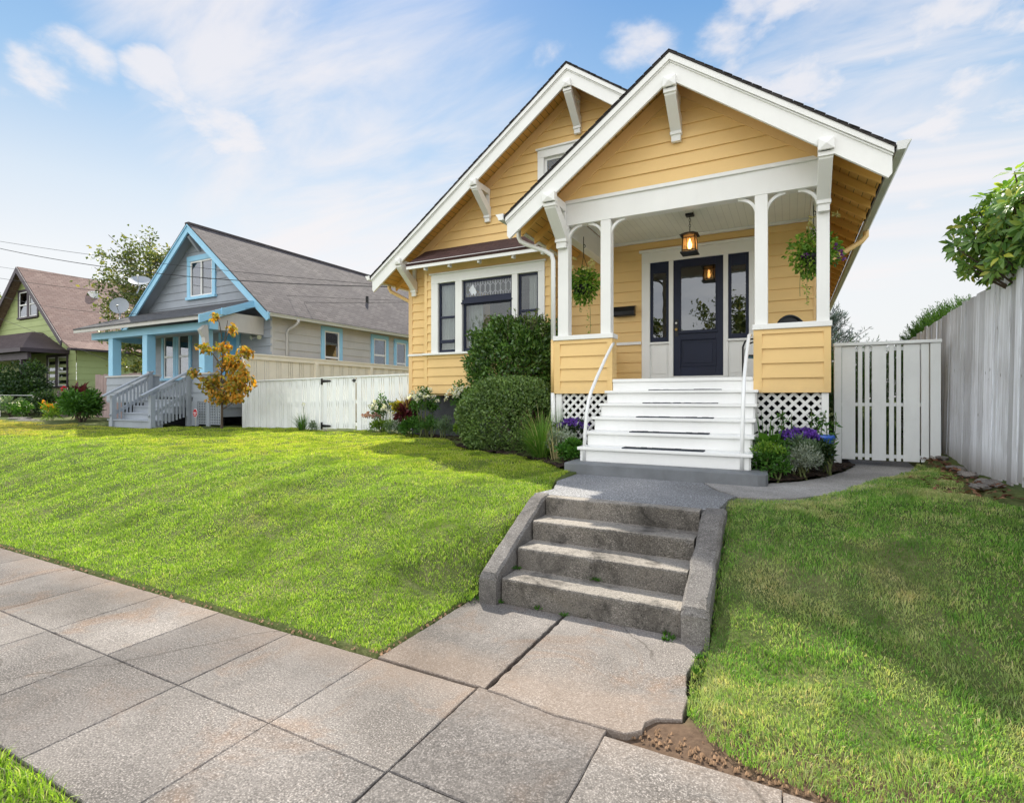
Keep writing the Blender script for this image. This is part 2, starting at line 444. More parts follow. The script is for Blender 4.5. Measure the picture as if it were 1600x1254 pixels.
def concrete(name, c_lo, c_hi, speck=.5, stain=0.0, stainc=(.32,.17,.08), pit=.5, dark=0.0, sp=260, top=0.0, wash=0.0):
    m, nt, out = nt_new(name); p = wpos(nt)
    n1 = noise(nt, p, 1.1, 7, .62); n2 = noise(nt, p, sp, 2, .6); n3 = noise(nt, p, 42, 5, .7); n4 = noise(nt, p, 3.2, 6, .7, .6)
    cc = ramp(nt, n1, [(.28, c_lo), (.72, c_hi)])
    if stain:
        f = ramp(nt, noise(nt, p, 2.1, 6, .66, .8), [(.52, (0,0,0)), (.72, (stain,)*3)])
        cc = mixc(nt, f, cc, stainc)
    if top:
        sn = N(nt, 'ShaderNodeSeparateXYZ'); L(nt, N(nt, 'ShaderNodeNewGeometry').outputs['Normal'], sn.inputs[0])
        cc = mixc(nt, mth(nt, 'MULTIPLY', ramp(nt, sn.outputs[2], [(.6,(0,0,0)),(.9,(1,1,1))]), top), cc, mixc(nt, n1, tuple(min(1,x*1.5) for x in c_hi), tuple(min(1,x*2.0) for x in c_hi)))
    patch = mth(nt, 'MULTIPLY', ramp(nt, noise(nt, p, 2.6, 5, .6), [(.3,(.45,)*3),(.7,(1,1,1))]), speck)
    cc = mixc(nt, mth(nt, 'MULTIPLY', patch, ramp(nt, n2, [(.54,(0,0,0)),(.66,(1,1,1))])), cc, tuple(min(1,x*2.3) for x in c_hi))
    cc = mixc(nt, mth(nt, 'MULTIPLY', patch, ramp(nt, n2, [(.36,(1,1,1)),(.46,(0,0,0))])), cc, tuple(x*.38 for x in c_lo))
    cc = mixc(nt, speck*.5, cc, ramp(nt, n3, [(.3, (.1,.1,.1)), (.7, (.8,.8,.8))]), 'OVERLAY')
    big = noise(nt, p, .55, 4, .6, .5)
    cc = mixc(nt, 1.0, cc, ramp(nt, big, [(.32,(.72,.71,.70)),(.52,(1,1,1)),(.7,(1.16,1.14,1.12))]), 'MULTIPLY')
    if wash:
        sy = N(nt, 'ShaderNodeSeparateXYZ'); L(nt, p, sy.inputs[0])
        w1 = N(nt, 'ShaderNodeMapRange'); L(nt, mth(nt, 'ADD', sy.outputs[1], mth(nt, 'MULTIPLY', n4, .5)), w1.inputs[0]); w1.inputs[1].default_value = 2.38; w1.inputs[2].default_value = 2.66
        w2 = N(nt, 'ShaderNodeMapRange'); L(nt, mth(nt, 'ADD', sy.outputs[1], mth(nt, 'MULTIPLY', n4, .35)), w2.inputs[0]); w2.inputs[1].default_value = 3.0; w2.inputs[2].default_value = 2.75
        cc = mixc(nt, mth(nt, 'MULTIPLY', mth(nt, 'MULTIPLY', w1.outputs[0], w2.outputs[0]), wash), cc, (.27,.20,.15))
        vc = N(nt, 'ShaderNodeTexVoronoi', feature='DISTANCE_TO_EDGE'); vc.inputs['Scale'].default_value = .36
        va = N(nt, 'ShaderNodeVectorMath', operation='ADD'); L(nt, p, va.inputs[0]); nz = N(nt, 'ShaderNodeTexNoise'); nz.inputs['Scale'].default_value = 2.2; nz.inputs['Detail'].default_value = 6; L(nt, p, nz.inputs['Vector'])
        vs_ = N(nt, 'ShaderNodeVectorMath', operation='SCALE'); L(nt, nz.outputs['Color'], vs_.inputs[0]); vs_.inputs['Scale'].default_value = .35; L(nt, vs_.outputs[0], va.inputs[1]); L(nt, va.outputs[0], vc.inputs['Vector'])
        cc = mixc(nt, mth(nt, 'MULTIPLY', ramp(nt, vc.outputs['Distance'], [(.0006,(.55,.55,.55)),(.0020,(0,0,0))]), ramp(nt, noise(nt, p, .8, 2), [(.46,(0,0,0)),(.52,(1,1,1))])), cc, (.04,.032,.025))
    if dark:
        f = ramp(nt, n4, [(.5, (0,0,0)), (.68, (dark,)*3)])
        cc = mixc(nt, f, cc, tuple(x*.28 for x in c_lo))
        f = ramp(nt, noise(nt, p, 55, 4, .7), [(.60, (0,0,0)), (.68, (dark,)*3)])
        cc = mixc(nt, f, cc, (.012,.012,.01))
    princ(nt, out, cc, .9, .2, 0, bump(nt, mth(nt, 'ADD', n2, mth(nt, 'MULTIPLY', n3, 1.5)), pit, .006))
    return m
M_walk = concrete('pavement_concrete', (.10,.091,.085), (.245,.224,.208), .62, .5, (.22,.13,.075), .8, .15, sp=120, wash=.42)
M_walk2 = concrete('pavement_concrete_pale', (.125,.112,.102), (.285,.26,.24), .6, .6, (.25,.145,.08), .8, .1, sp=130, wash=.45)
M_walk3 = concrete('pavement_concrete_dark', (.098,.089,.083), (.20,.183,.172), .6, .3, (.2,.12,.07), .8, .15, sp=120, wash=.35)
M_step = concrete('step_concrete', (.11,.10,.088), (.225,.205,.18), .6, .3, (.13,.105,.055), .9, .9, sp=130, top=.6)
M_cheek = concrete('cheek_concrete', (.115,.106,.10), (.235,.22,.205), .5, .2, (.15,.12,.07), .9, .6, sp=130)
M_agg = concrete('aggregate_concrete', (.17,.172,.178), (.25,.252,.258), .85, .0, sp=85)
M_path = concrete('path_concrete', (.24,.23,.22), (.36,.345,.33), .55, .12, (.2,.17,.1), .4, .25, sp=190)
M_slab = paint('grey_painted_concrete', (.17,.18,.19), .6, .2, 4, .3, .6, .25, (.10,.09,.08))
M_crack = paint('joint_dirt', (.035,.03,.022), .95, .4, 8, .05)

# pavement: every slab its own raised block in one sheet, joints left open over dark dirt
jr = random.Random(3)
def slab_poly(mb, pts, z, th=.07, tilt=(0,0), rag=0.0):
    # ragged, slightly rounded slab
    P = []
    n = len(pts)
    for i in range(n):
        a = Vector((pts[i][0], pts[i][1])); b = Vector((pts[(i+1) % n][0], pts[(i+1) % n][1]))
        k = max(1, int((b-a).length/.045))
        for j in range(k):
            q = a + (b-a)*(j/k)
            nrm = Vector(((b-a).y, -(b-a).x)).normalized()
            q = q - nrm*abs(jr.gauss(0, rag)) if j else q
            P.append(q)
    cx = sum(q.x for q in P)/len(P); cy = sum(q.y for q in P)/len(P); c = Vector((cx, cy))
    def Z(q): return z + (q.x-cx)*tilt[0] + (q.y-cy)*tilt[1]
    def inset(q, d): v = (c-q); return q + v.normalized()*d*.6
    r0 = [(q.x, q.y, Z(q)-th) for q in P]; r1 = [(q.x, q.y, Z(q)-.0045) for q in P]; r2 = [(lambda t: (t.x, t.y, Z(q)))(inset(q, .008)) for q in P]
    m_ = len(P); vs = r0+r1+r2
    fs = [(i, (i+1) % m_, m_+(i+1) % m_, m_+i) for i in range(m_)] + [(m_+i, m_+(i+1) % m_, 2*m_+(i+1) % m_, 2*m_+i) for i in range(m_)]
    fs.append(tuple(2*m_+i for i in range(m_)))
    mb.raw(vs, fs)
sw = MB(); JX = .722; gap = .0014
for k in range(-42, 14):
    x1 = -2.19 + JX*k; x0 = x1 - JX
    g2 = .008 if abs(x1+1.468) < .02 else (gap if k % 2 else .0006)
    g1 = .008 if abs(x0+1.468) < .02 else (.0006 if k % 2 else gap)
    for (y0, y1) in ((1.035, 1.698), (1.698, 2.415)):
        ye = y1
        zz = jr.gauss(0, .0006) + (.012 if x0 > -1.5 else 0); r = jr.random()
        sw.m = 2 if (abs(x0+1.468) < .02 and y0 > 1.5) else (0 if r < .6 else (1 if r < .82 else 2))
        if y0 > 1.5 and x0 > -.8: ye = 2.36 - .01*min(k, 6)
        slab_poly(sw, [(x0+g1, y0+gap), (x1-g2, y0+gap), (x1-g2, ye-gap), (x0+g1, ye-gap)], zz, .08, (jr.gauss(0,.0006), jr.gauss(0,.0006)), .0016)
# entry walk between pavement and steps
sw.m = 0
slab_poly(sw, [(-2.165, 2.425), (-1.43, 2.425), (-1.415, 3.49), (-2.15, 3.49)], .008, .08, (0, .004), .004)
sw.m = 1
slab_poly(sw, [(-1.40, 2.40), (-1.0, 2.36), (-.66, 2.375), (-.60, 2.43), (-.60, 2.5), (-.56, 2.555), (-.45, 2.60), (-.455, 2.8), (-.505, 3.05), (-.47, 3.3), (-.45, 3.46), (-.66, 3.49), (-1.385, 3.49)], .022, .09, (0, .003), .005)
o = struct(sw.build('sidewalk', [M_walk, M_walk2, M_walk3])); tag(o, 'worn grey concrete pavement slabs with open joints along the lawn', 'pavement')
jb = MB(); jb.box(-33, -.8, 1.03, 2.43, -.08, -.022); jb.box(-.8, 8, 1.03, 2.30, -.08, -.022); jb.box(-2.17, -.47, 2.43, 3.5, -.08, -.022)
o = struct(jb.build('sidewalk_bed', M_crack)); tag(o, 'dark dirt in the open joints between pavement slabs', 'pavement')
# street and kerb (behind the camera), street paled to bounce light onto the gable
rb = MB(); rb.box(-120, 80, -9, -1.0, -.2, -.14)
o = struct(rb.build('road', paint('paled_street_concrete', (.36,.345,.32), .9, .15, 2, .2))); tag(o, 'concrete street in front of the houses, paled to bounce light', 'road')
kb = MB(); kb.box(-120, 80, -1.0, -.86, -.2, .0)
o = struct(kb.build('kerb', M_walk, bev=.015)); tag(o, 'concrete kerb between street and grass strip', 'kerb')

# concrete garden steps
st = thing('concrete_steps', (-1.28, 3.5, 0), 'four weathered concrete steps between sloped cheek walls, from the pavement up to the path', 'steps')
ys = [3.50, 3.76, 4.04, 4.31]; zs = [.19, .355, .51, .668]
def rough_block(mb, x0, x1, y0, y1, z0, z1, seed):
    """cast block with a slightly chipped front arris"""
    r = random.Random(seed); n = 34
    prof = []
    for i in range(n+1):
        x = x0+(x1-x0)*i/n; ch = .012+abs(r.gauss(0,.004)) + (.02 if r.random() < .04 else 0)
        prof.append((x, ch, r.gauss(0,.0025)))
    vs = []
    for (x, ch, j) in prof: vs += [(x, y0+j, z0), (x, y0+j, z1-ch), (x, y0+ch*.45+j, z1-ch*.3), (x, y0+ch+j, z1), (x, y1, z1), (x, y1, z0)]
    fs = []
    for i in range(n):
        for k in range(5): a = i*6+k; fs.append((a, a+6, a+7, a+1))
    e = n*6
    fs += [(0,1,2,3,4,5), tuple(e+k for k in (5,4,3,2,1,0))]
    mb.raw(vs, fs)
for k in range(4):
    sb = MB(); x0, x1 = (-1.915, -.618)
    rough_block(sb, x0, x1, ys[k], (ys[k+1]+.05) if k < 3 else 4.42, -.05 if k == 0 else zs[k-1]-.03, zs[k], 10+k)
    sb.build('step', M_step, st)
def cheek(x0, x1, pts, seed):
    mb = MB(); r = random.Random(seed); n = 22
    # pts: (y, ztop) polyline
    P = []
    for (a, b) in zip(pts, pts[1:]):
        for j in range(n//2): t = j/(n//2); P.append((a[0]+(b[0]-a[0])*t, a[1]+(b[1]-a[1])*t))
    P.append(pts[-1]); c = .016
    vs = []
    for (y, z) in P:
        jx = r.gauss(0,.003); ch = c+abs(r.gauss(0,.004))
        vs += [(x0, y, -.06), (x0+jx, y, z-ch), (x0+ch+jx, y, z), (x1-ch+jx, y, z), (x1+jx, y, z-ch), (x1, y, -.06)]
    fs = []
    for i in range(len(P)-1):
        for k in range(5): a = i*6+k; fs.append((a, a+1, a+7, a+6))
    e = (len(P)-1)*6
    fs += [(5,4,3,2,1,0), tuple(e+k for k in range(6))]
    mb.raw(vs, fs); return mb
cheek(-2.075, -1.93, [(3.43, .19), (3.46, .235), (4.30, .655), (4.46, .672)], 1).build('cheek_wall', M_cheek, st)
cheek(-.60, -.435, [(3.41, .20), (3.44, .245), (4.28, .66), (4.46, .672)], 2).build('cheek_wall', M_cheek, st)

# upper path
pth = MB()
slab_poly(pth, [(-2.08, 4.42), (-.50, 4.42), (-.46, 4.98), (-.42, 5.12), (-.62, 5.35), (-.80, 5.80), (-2.22, 5.80), (-2.20, 5.25), (-2.02, 4.72)], .668, .10, (0,0), .004)
o = struct(pth.build('entry_path', M_agg)); tag(o, 'dark exposed aggregate path between garden steps and porch stairs', 'path')
pth = MB()
oe = [(-.40, 5.09), (-.15, 5.14), (.06, 5.28), (.35, 5.62), (.66, 6.15), (1.0, 6.95), (1.40, 8.05), (1.45, 9.5)]
ie = [(.72, 9.5), (.72, 8.05), (.58, 7.45), (.36, 6.85), (.10, 6.32), (-.20, 6.02), (-.20, 5.80), (-.785, 5.78), (-.60, 5.37)]
slab_poly(pth, oe+ie, .671, .12, (0,0), .005)
o = struct(pth.build('side_path', M_path)); tag(o, 'pale concrete path curving from the stairs to the white gate', 'path')

# planting beds
def bed(name, pts, zoff, label):
    import mathutils
    c = np.array(pts); x0, y0 = c.min(0); x1, y1 = c.max(0)
    from mathutils.geometry import tessellate_polygon
    step = .06; vs = []; idx = {}; fs = []
    xs = np.arange(x0, x1+step, step); yy = np.arange(y0, y1+step, step)
    def inside(px, py):
        s = False; n = len(pts)
        for i in range(n):
            xa, ya = pts[i]; xb, yb = pts[(i+1) % n]
            if (ya > py) != (yb > py) and px < (xb-xa)*(py-ya)/(yb-ya)+xa: s = not s
        return s
    ins = [[inside(a, b) for b in yy] for a in xs]
    def vid(i, j):
        if (i, j) not in idx:
            idx[(i,j)] = len(vs); vs.append((xs[i]+rng.normal(0,.012), yy[j]+rng.normal(0,.012), .715+zoff+abs(rng.normal(0,.016))))
        return idx[(i,j)]
    for i in range(len(xs)-1):
        for j in range(len(yy)-1):
            if ins[i][j] or ins[i+1][j+1]: fs.append((vid(i,j), vid(i+1,j), vid(i+1,j+1), vid(i,j+1)))
    mb = MB(); mb.raw(vs, fs)
    o = mb.build(name, M_mulch); o['kind'] = 'structure'; tag(o, label, 'soil'); return o
m, nt, out = nt_new('bark_mulch'); p = wpos(nt)
vo = N(nt, 'ShaderNodeTexVoronoi'); vo.inputs['Scale'].default_value = 38; L(nt, scaled(nt, p, (1,1.8,1)), vo.inputs['Vector'])
cc = ramp(nt, vo.outputs['Color'], [(.2, (.012,.008,.006)), (.6, (.035,.022,.015)), (.9, (.075,.05,.035))])
princ(nt, out, cc, .9, .2, 0, bump(nt, vo.outputs['Distance'], 1.0, .02)); M_mulch = m
bed('flower_bed', [(-8.96,9.37),(-8.28,9.42),(-7.62,9.45),(-7.0,9.2),(-6.02,8.7),(-5.4,8.0),(-4.89,7.53),(-4.15,7.09),(-3.47,6.78),(-2.89,6.40),(-2.4,5.86),(-2.27,5.95),(-2.27,7.5),(-3.2,7.5),(-3.2,9.7),(-8.96,9.9)], .0, 'dark bark mulch in the curved bed under the bay window')
bed('flower_bed', [(-.36,5.98),(-.2,6.0),(.10,6.34),(.36,6.88),(.58,7.48),(.72,8.08),(.72,9.4),(-.36,9.4)], -.03, 'dark bark mulch in the bed right of the porch stairs')
# ------------------------------------------------------------------ yellow house
def sidingpaint(name, c):
    """smooth painted boards with slow fading and a little mud splash near the ground"""
    m, nt, out = nt_new(name); p = wpos(nt)
    n1 = noise(nt, p, 1.1, 5); n2 = noise(nt, p, 6.0, 5, .65)
    cc = ramp(nt, n1, [(.3, tuple(x*.93 for x in c)), (.7, tuple(min(1, x*1.04) for x in c))])
    sx = N(nt, 'ShaderNodeSeparateXYZ'); L(nt, p, sx.inputs[0])
    mud = N(nt, 'ShaderNodeMapRange'); L(nt, mth(nt, 'ADD', sx.outputs[2], mth(nt, 'MULTIPLY', n2, .5)), mud.inputs[0]); mud.inputs[1].default_value = 2.05; mud.inputs[2].default_value = 1.75
    cc = mixc(nt, mth(nt, 'MULTIPLY', mud.outputs[0], .22), cc, (.33,.26,.17))
    n3 = noise(nt, scaled(nt, p, (2, 14, 60)), 2.0, 3)
    princ(nt, out, cc, .5, .3, 0, bump(nt, mth(nt, 'ADD', n3, mth(nt, 'MULTIPLY', n1, 2.0)), .25, .006)); return m
M_yel = sidingpaint('yellow_paint', (.80,.55,.235)); M_yelb = paint('yellow_trim_paint', (.78,.53,.245), .5, .07, 1.6, .3, .12, .10, (.30,.20,.08))
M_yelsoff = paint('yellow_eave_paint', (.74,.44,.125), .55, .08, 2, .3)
M_white = paint('white_trim_paint', (.80,.80,.77), .42, .03, 2.2, .35, .08, .06, (.45,.42,.36))
M_whitestair = paint('white_stair_paint', (.82,.82,.80), .38, .03, 1.5, .4, .06, .10, (.45,.44,.42))
M_ceil = paint('porch_ceiling_paint', (.84,.85,.78), .5, .04, 1.2, .3)
M_navy = paint('navy_paint', (.008,.013,.036), .42, .15, 3, .3, .05)
M_found = paint('foundation_grey', (.10,.105,.115), .8, .25, 5, .2, .5, .4, (.05,.05,.045))
M_pipe = paint('white_pipe_paint', (.82,.82,.80), .3, .03, 3, .5, .02)
M_gutter = paint('gutter_metal', (.66,.67,.65), .4, .06, 2, .5, .03, .2, (.3,.28,.24))
M_black = paint('black_metal', (.012,.012,.013), .4, .2, 6, .5, .05, 0, metal=.3)
M_strip = paint('grip_strip', (.045,.05,.06), .95, .3, 40, .1, 1.0)
M_brass = paint('aged_brass', (.30,.20,.07), .3, .2, 20, .5, .05, metal=.9)
M_steel = paint('satin_steel', (.6,.6,.58), .3, .1, 20, .5, .05, metal=.9)
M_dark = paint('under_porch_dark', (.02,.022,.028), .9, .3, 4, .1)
M_inner = paint('interior_plaster', (.30,.27,.22), .8, .06, 2, .1)
M_roofy = shingle('house_shingles', 'y', (.055,.05,.05), (.075,.068,.066), (.05,.045,.045))
M_baysh = shingle('bay_shingles', 'x', (.105,.058,.055), (.15,.088,.08), (.085,.06,.062), 1.7, .13)
M_glass = glassmat('window_glass', .015, (.8,.83,.82), .012)
M_dglass = glassmat('door_glass', .10, (.35,.37,.38), .03)
M_lead = paint('lead_came', (.45,.46,.47), .4, .1, 9, .5, metal=.4)
def plankmat(name, c, axis, pitch, dark=.25):
    """painted boards with narrow V joints"""
    m, nt, out = nt_new(name); p = wpos(nt)
    sx = N(nt, 'ShaderNodeSeparateXYZ'); L(nt, p, sx.inputs[0])
    t = mth(nt, 'FRACT', mth(nt, 'DIVIDE', sx.outputs['xyz'.index(axis)], pitch))
    d = mth(nt, 'ABSOLUTE', mth(nt, 'SUBTRACT', t, .5))
    f = ramp(nt, d, [(.44, (1,1,1)), (.485, (dark,)*3)])
    n1 = noise(nt, p, 2.0, 5)
    cc = ramp(nt, n1, [(.3, tuple(x*.9 for x in c)), (.7, c)])
    cc = mixc(nt, 1.0, cc, f, 'MULTIPLY')
    princ(nt, out, cc, .55, .3, 0, bump(nt, f, .5, .01)); return m
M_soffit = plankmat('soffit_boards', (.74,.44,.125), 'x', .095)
M_beadceil = plankmat('beadboard_ceiling', (.86,.87,.78), 'x', .10, .82)

house = thing('yellow_house', (-3.58, 9.6, .72), 'yellow gabled bungalow with white trim, bay window and a front porch with navy door', 'house')
SL = .731; PKX, PKZ, RY = -3.58, 7.62, 9.0; EL, ER = -8.2, .97
PPX, PPZ, PRY = -1.35, 5.94, 6.9; PEL, PER = -3.69, .97
WY, BY, FY = 9.6, 9.25, 7.4
CORN = .30
mz = lambda x: PKZ - SL*abs(x-PKX)
pz_ = lambda x: PPZ - SL*abs(x-PPX)
# --- walls
wl = MB()
holes = [(-6.74, -4.15, 2.40, 4.18), (-2.34, -.53, 1.80, 4.16), (-4.42, -2.74, 5.35, 6.42)]
rk = lambda z: (PKZ-.11-z)/SL
siding(wl, (0, WY, 1.64), (1,0,0), (0,-1,0), 1.64, PKZ-.12, .184, lambda z: max(-7.62, PKX-rk(z)), lambda z: min(.42, PKX+rk(z)), holes)
siding(wl, (.42, WY, 1.64), (0,1,0), (1,0,0), 1.64, 4.62, .184, 0.0, 10.4)
siding(wl, (-7.62, WY, 1.64), (0,1,0), (-1,0,0), 1.64, 4.62, .184, 0.0, 10.4)
wl.build('wall', M_yel, house)
cb_ = MB()   # corner boards, frieze boards under the rake
cb_.box(-7.645, -7.54, WY-.026, WY+.09, 1.64, 4.55)
cb_.build('corner_board', M_yelb, house)
cb_ = MB(); cb_.box(.33, .445, WY-.026, WY+.09, 1.64, 4.55); cb_.build('corner_board', M_yelb, house); cb_ = MB()
def slope_board(mb, pkx, pkz, x_end, y0, y1, h, drop):
    """board following one slope, top edge 'drop' under the roof top"""
    z1 = pkz - SL*abs(x_end-pkx)
    mb.ext([(pkx, pkz-drop), (x_end, z1-drop), (x_end, z1-drop-h), (pkx, pkz-drop-h)], 'y', y0, y1)
slope_board(cb_, PKX, PKZ, -7.62, WY-.034, WY-.004, .20, .10)
slope_board(cb_, PKX, PKZ, .42, WY-.034, WY-.004, .20, .10)
cb_.build('frieze_board', M_yelb, house); cb_ = MB()
slope_board(cb_, PPX, PPZ, -3.12, FY-.034, FY-.004, .20, .10)
slope_board(cb_, PPX, PPZ, .44, FY-.034, FY-.004, .20, .10)
cb_.build('frieze_board', M_yelb, house)
bt = MB()
for q in ((-7.65, -6.965, 2.485, 2.53), (-2.92, -2.375, 2.51, 2.56), (-.495, .42, 2.51, 2.56)):
    bt = MB(); bt.box(q[0], q[1], WY-.055, WY-.027, q[2], q[3]); bt.build('belt_trim', M_white, house)
fo = MB(); fo.box(-7.60, .40, WY+.02, WY+10.4, .55, 1.635); fo.build('foundation', M_found, house)
ins = MB(); ins.box(-7.5, .3, 13.0, 13.08, 1.70, 4.45); ins.box(-7.5, .3, 9.72, 13.0, 1.66, 1.70); ins.box(-7.5, .3, 9.72, 13.0, 4.45, 4.5); ins.box(-2.62, -2.54, 9.75, 13.0, 1.7, 4.45)
ins.build('interior_wall', M_inner, house)

# --- roofs
def roof_pair(pkx, pkz, xl, xr, y0, y1, th, z_off):
    mb = MB()
    zl = pkz-SL*(pkx-xl); zr = pkz-SL*(xr-pkx)
    mb.ext([(pkx, pkz+z_off), (xl, zl+z_off), (xl, zl+z_off-th), (pkx, pkz+z_off-th)], 'y', y0, y1)
    mb.ext([(pkx, pkz+z_off), (pkx, pkz+z_off-th), (xr, zr+z_off-th), (xr, zr+z_off)], 'y', y0, y1)
    return mb
rf = roof_pair(PKX, PKZ, EL-.03, ER+.03, RY-.045, 20.2, .028, .0)
rr = random.Random(5)
r2 = roof_pair(PPX, PPZ, PEL-.03, PER+.03, PRY-.045, 9.55, .028, .0)
def shingle_lip(mb, pkx, pkz, xe, y, n):  # uneven shingle ends showing along the rake
    for i in range(n):
        t0 = i/n; t1 = (i+.96)/n
        xa = pkx+(xe-pkx)*t0; xb = pkx+(xe-pkx)*t1
        za = pkz-SL*abs(xa-pkx)+.001; zb = pkz-SL*abs(xb-pkx)+.001+rr.random()*.002
        mb.ext([(xa, za), (xb, zb), (xb, zb+.009), (xa, za+.004)], 'y', y-rr.random()*.012, y+.35)
shingle_lip(rf, PKX, PKZ, EL-.03, RY-.05, 40); shingle_lip(rf, PKX, PKZ, ER+.03, RY-.05, 40)
shingle_lip(r2, PPX, PPZ, PEL-.03, PRY-.05, 22); shingle_lip(r2, PPX, PPZ, PER+.03, PRY-.05, 22)
rf.build('roof', M_roofy, house)
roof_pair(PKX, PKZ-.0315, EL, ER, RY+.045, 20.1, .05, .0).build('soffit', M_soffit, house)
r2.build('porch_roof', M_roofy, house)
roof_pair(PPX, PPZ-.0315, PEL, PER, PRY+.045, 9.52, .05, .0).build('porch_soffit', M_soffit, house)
def rake(pkx, pkz, xl, xr, y, h, name):
    mb = MB()
    for xe in (xl, xr):
        ze = pkz-SL*abs(xe-pkx); s = -1 if xe < pkx else 1
        mb.ext([(pkx, pkz-.032), (xe, ze-.032), (xe, ze-h+.055), (xe-s*.035, ze-h+.01), (pkx, pkz-h)][::s], 'y', y, y+.04)
        # crown strip along the top edge and a thin bead below it
        mb.ext([(pkx, pkz-.033), (xe+s*.012, ze-.033), (xe+s*.012, ze-.10), (pkx, pkz-.115)][::s], 'y', y-.035, y-.002)
        mb.ext([(pkx, pkz-.118), (xe+s*.006, ze-.104), (xe+s*.006, ze-.122), (pkx, pkz-.136)][::s], 'y', y-.015, y-.002)
    return mb.build(name, M_white, house)
rake(PKX, PKZ, EL, -.95, RY, .36, 'rake_board')
rake(PPX, PPZ, PEL, PER, PRY, .355, 'rake_board')
# rafter tails at the eaves
rt = MB()
def rafter(mb, x0, x1, y, zf, h=.13, w=.045):
    mb = MB(); mb.ext([(x0, zf(x0)-.085), (x1, zf(x1)-.085), (x1, zf(x1)-.085-h*.75), (x0, zf(x0)-.085-h)], 'y', y, y+w)
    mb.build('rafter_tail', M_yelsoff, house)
y = 7.55
while y < 19.8:
    zf = pz_ if y < 9.4 else mz
    rafter(rt, .40, .955, y, zf); y += .47
for y in (7.3, 7.78, 8.26, 8.74): rafter(rt, -3.66, -3.10, y, pz_)
y = 9.75
while y < 19.8: rafter(rt, -8.17, -7.60, y, mz); y += .55
# gutters
def gutter(mb, x, out, y0, y1, zt, closed=True):
    s = out
    poly = [(x, zt), (x, zt-.09), (x+s*.075, zt-.09), (x+s*.085, zt-.055), (x+s*.125, zt-.005), (x+s*.125, zt), (x+s*.115, zt), (x+s*.075, zt-.05), (x+s*.068, zt-.08), (x+s*.01, zt-.08), (x+s*.01, zt)]
    mb.ext(poly, 'y', y0, y1)
    mb.ext([(x, zt), (x, zt-.09), (x+s*.075, zt-.09), (x+s*.085, zt-.055), (x+s*.125, zt)], 'y', y0-.004, y0+.001)
gu = MB(); gutter(gu, ER+.035, 1, PRY-.06, 19.9, 4.245); gu.build('gutter', M_gutter, house)
gu = MB(); gutter(gu, PEL-.035, -1, PRY-.06, 9.25, 4.245); gu.build('gutter', M_white, house)
gu = MB(); gutter(gu, EL-.035, -1, RY-.05, 19.9, 4.245); gu.build('gutter', M_white, house)
dp = MB()
dp.tube([(-3.77,7.44,4.16),(-3.77,7.44,4.06),(-3.74,7.44,4.00),(-3.64,7.44,3.94),(-3.30,7.43,3.78),(-3.20,7.42,3.71),(-3.17,7.41,3.62),(-3.17,7.41,2.42)], .036, 10)
dp.m = 1; dp.tube([(-3.17,7.41,2.42),(-3.17,7.41,1.62)], .037, 10); dp.m = 0; dp.tube([(-3.17,7.41,1.62),(-3.17,7.41,.75)], .037, 10)
dp.build('downspout', [M_white, M_yel], house, smooth=True)
dp = MB(); dp.tube([(1.06,9.95,4.17),(1.06,9.95,4.08),(1.0,9.93,4.0),(.55,9.75,3.70),(.48,9.72,3.62),(.475,9.72,1.2)], .04, 10); dp.build('downspout', M_yel, house, smooth=True)
dp = MB(); dp.tube([(-8.28,9.66,4.17),(-8.28,9.66,4.10),(-8.24,9.67,4.02),(-8.1,9.68,3.95),(-7.74,9.72,3.76),(-7.69,9.73,3.68),(-7.685,9.74,1.0)], .04, 10); dp.build('downspout', M_yel, house, smooth=True)

# --- knee brackets
def bracket(xc, w, ya, yw, ztop, zbot, arm=.12):
    """arm under the rake, leg on the wall and a tapering diagonal brace"""
    mb = MB(); x0, x1 = xc-w/2, xc+w/2
    mb.box(x0+.02, x1-.02, ya-.03, yw-.004, ztop-arm, ztop)
    # pyramid capped arm end on the face of the rake board
    mb.raw([(x0-.01, ya-.05, ztop-arm), (x1+.01, ya-.05, ztop-arm), (x1+.01, ya-.05, ztop+.01), (x0-.01, ya-.05, ztop+.01), (x0-.01, ya+.05, ztop-arm), (x1+.01, ya+.05, ztop-arm), (x1+.01, ya+.05, ztop+.01), (x0-.01, ya+.05, ztop+.01), (xc, ya-.075, ztop-arm/2)],
           [(0,1,8),(1,2,8),(2,3,8),(3,0,8),(0,4,5,1),(1,5,6,2),(2,6,7,3),(3,7,4,0)])
    mb.box(x0+.025, x1-.025, yw-.05, yw-.004, zbot+.1, ztop-arm)
    mb.ext([(ya+.0, ztop-arm), (ya+.14, ztop-arm), (yw-.005, zbot+.28), (yw-.005, zbot+.09), (yw-.06, zbot+.09), (ya+.02, ztop-arm-.08)], 'x', x0, x1)
    mb.box(x0-.008, x1+.008, ya-.01, ya+.10, ztop-arm-.055, ztop-arm-.003)
    mb.box(x0-.006, x1+.006, yw-.085, yw-.004, zbot+.055, zbot+.10)
    mb.box(x0+.008, x1-.008, yw-.065, yw-.004, zbot-.03, zbot+.055)
    return mb.build('bracket', M_white, house, bev=.004)
WS = WY-.026
bracket(-3.58, .14, RY+.0, WS, 7.29, 6.60); bracket(-5.56, .13, RY, WS, 5.88, 5.22); bracket(-7.46, .13, RY, WS, 4.53, 3.85)
bracket(-1.60, .13, RY, WS, 5.88, 5.22)
bracket(-1.35, .14, PRY, FY-.02, 5.60, 5.01)
bracket(-3.01, .17, PRY, FY-.01, 4.43, 3.80); bracket(.36, .14, PRY, FY-.01, 4.43, 3.80)

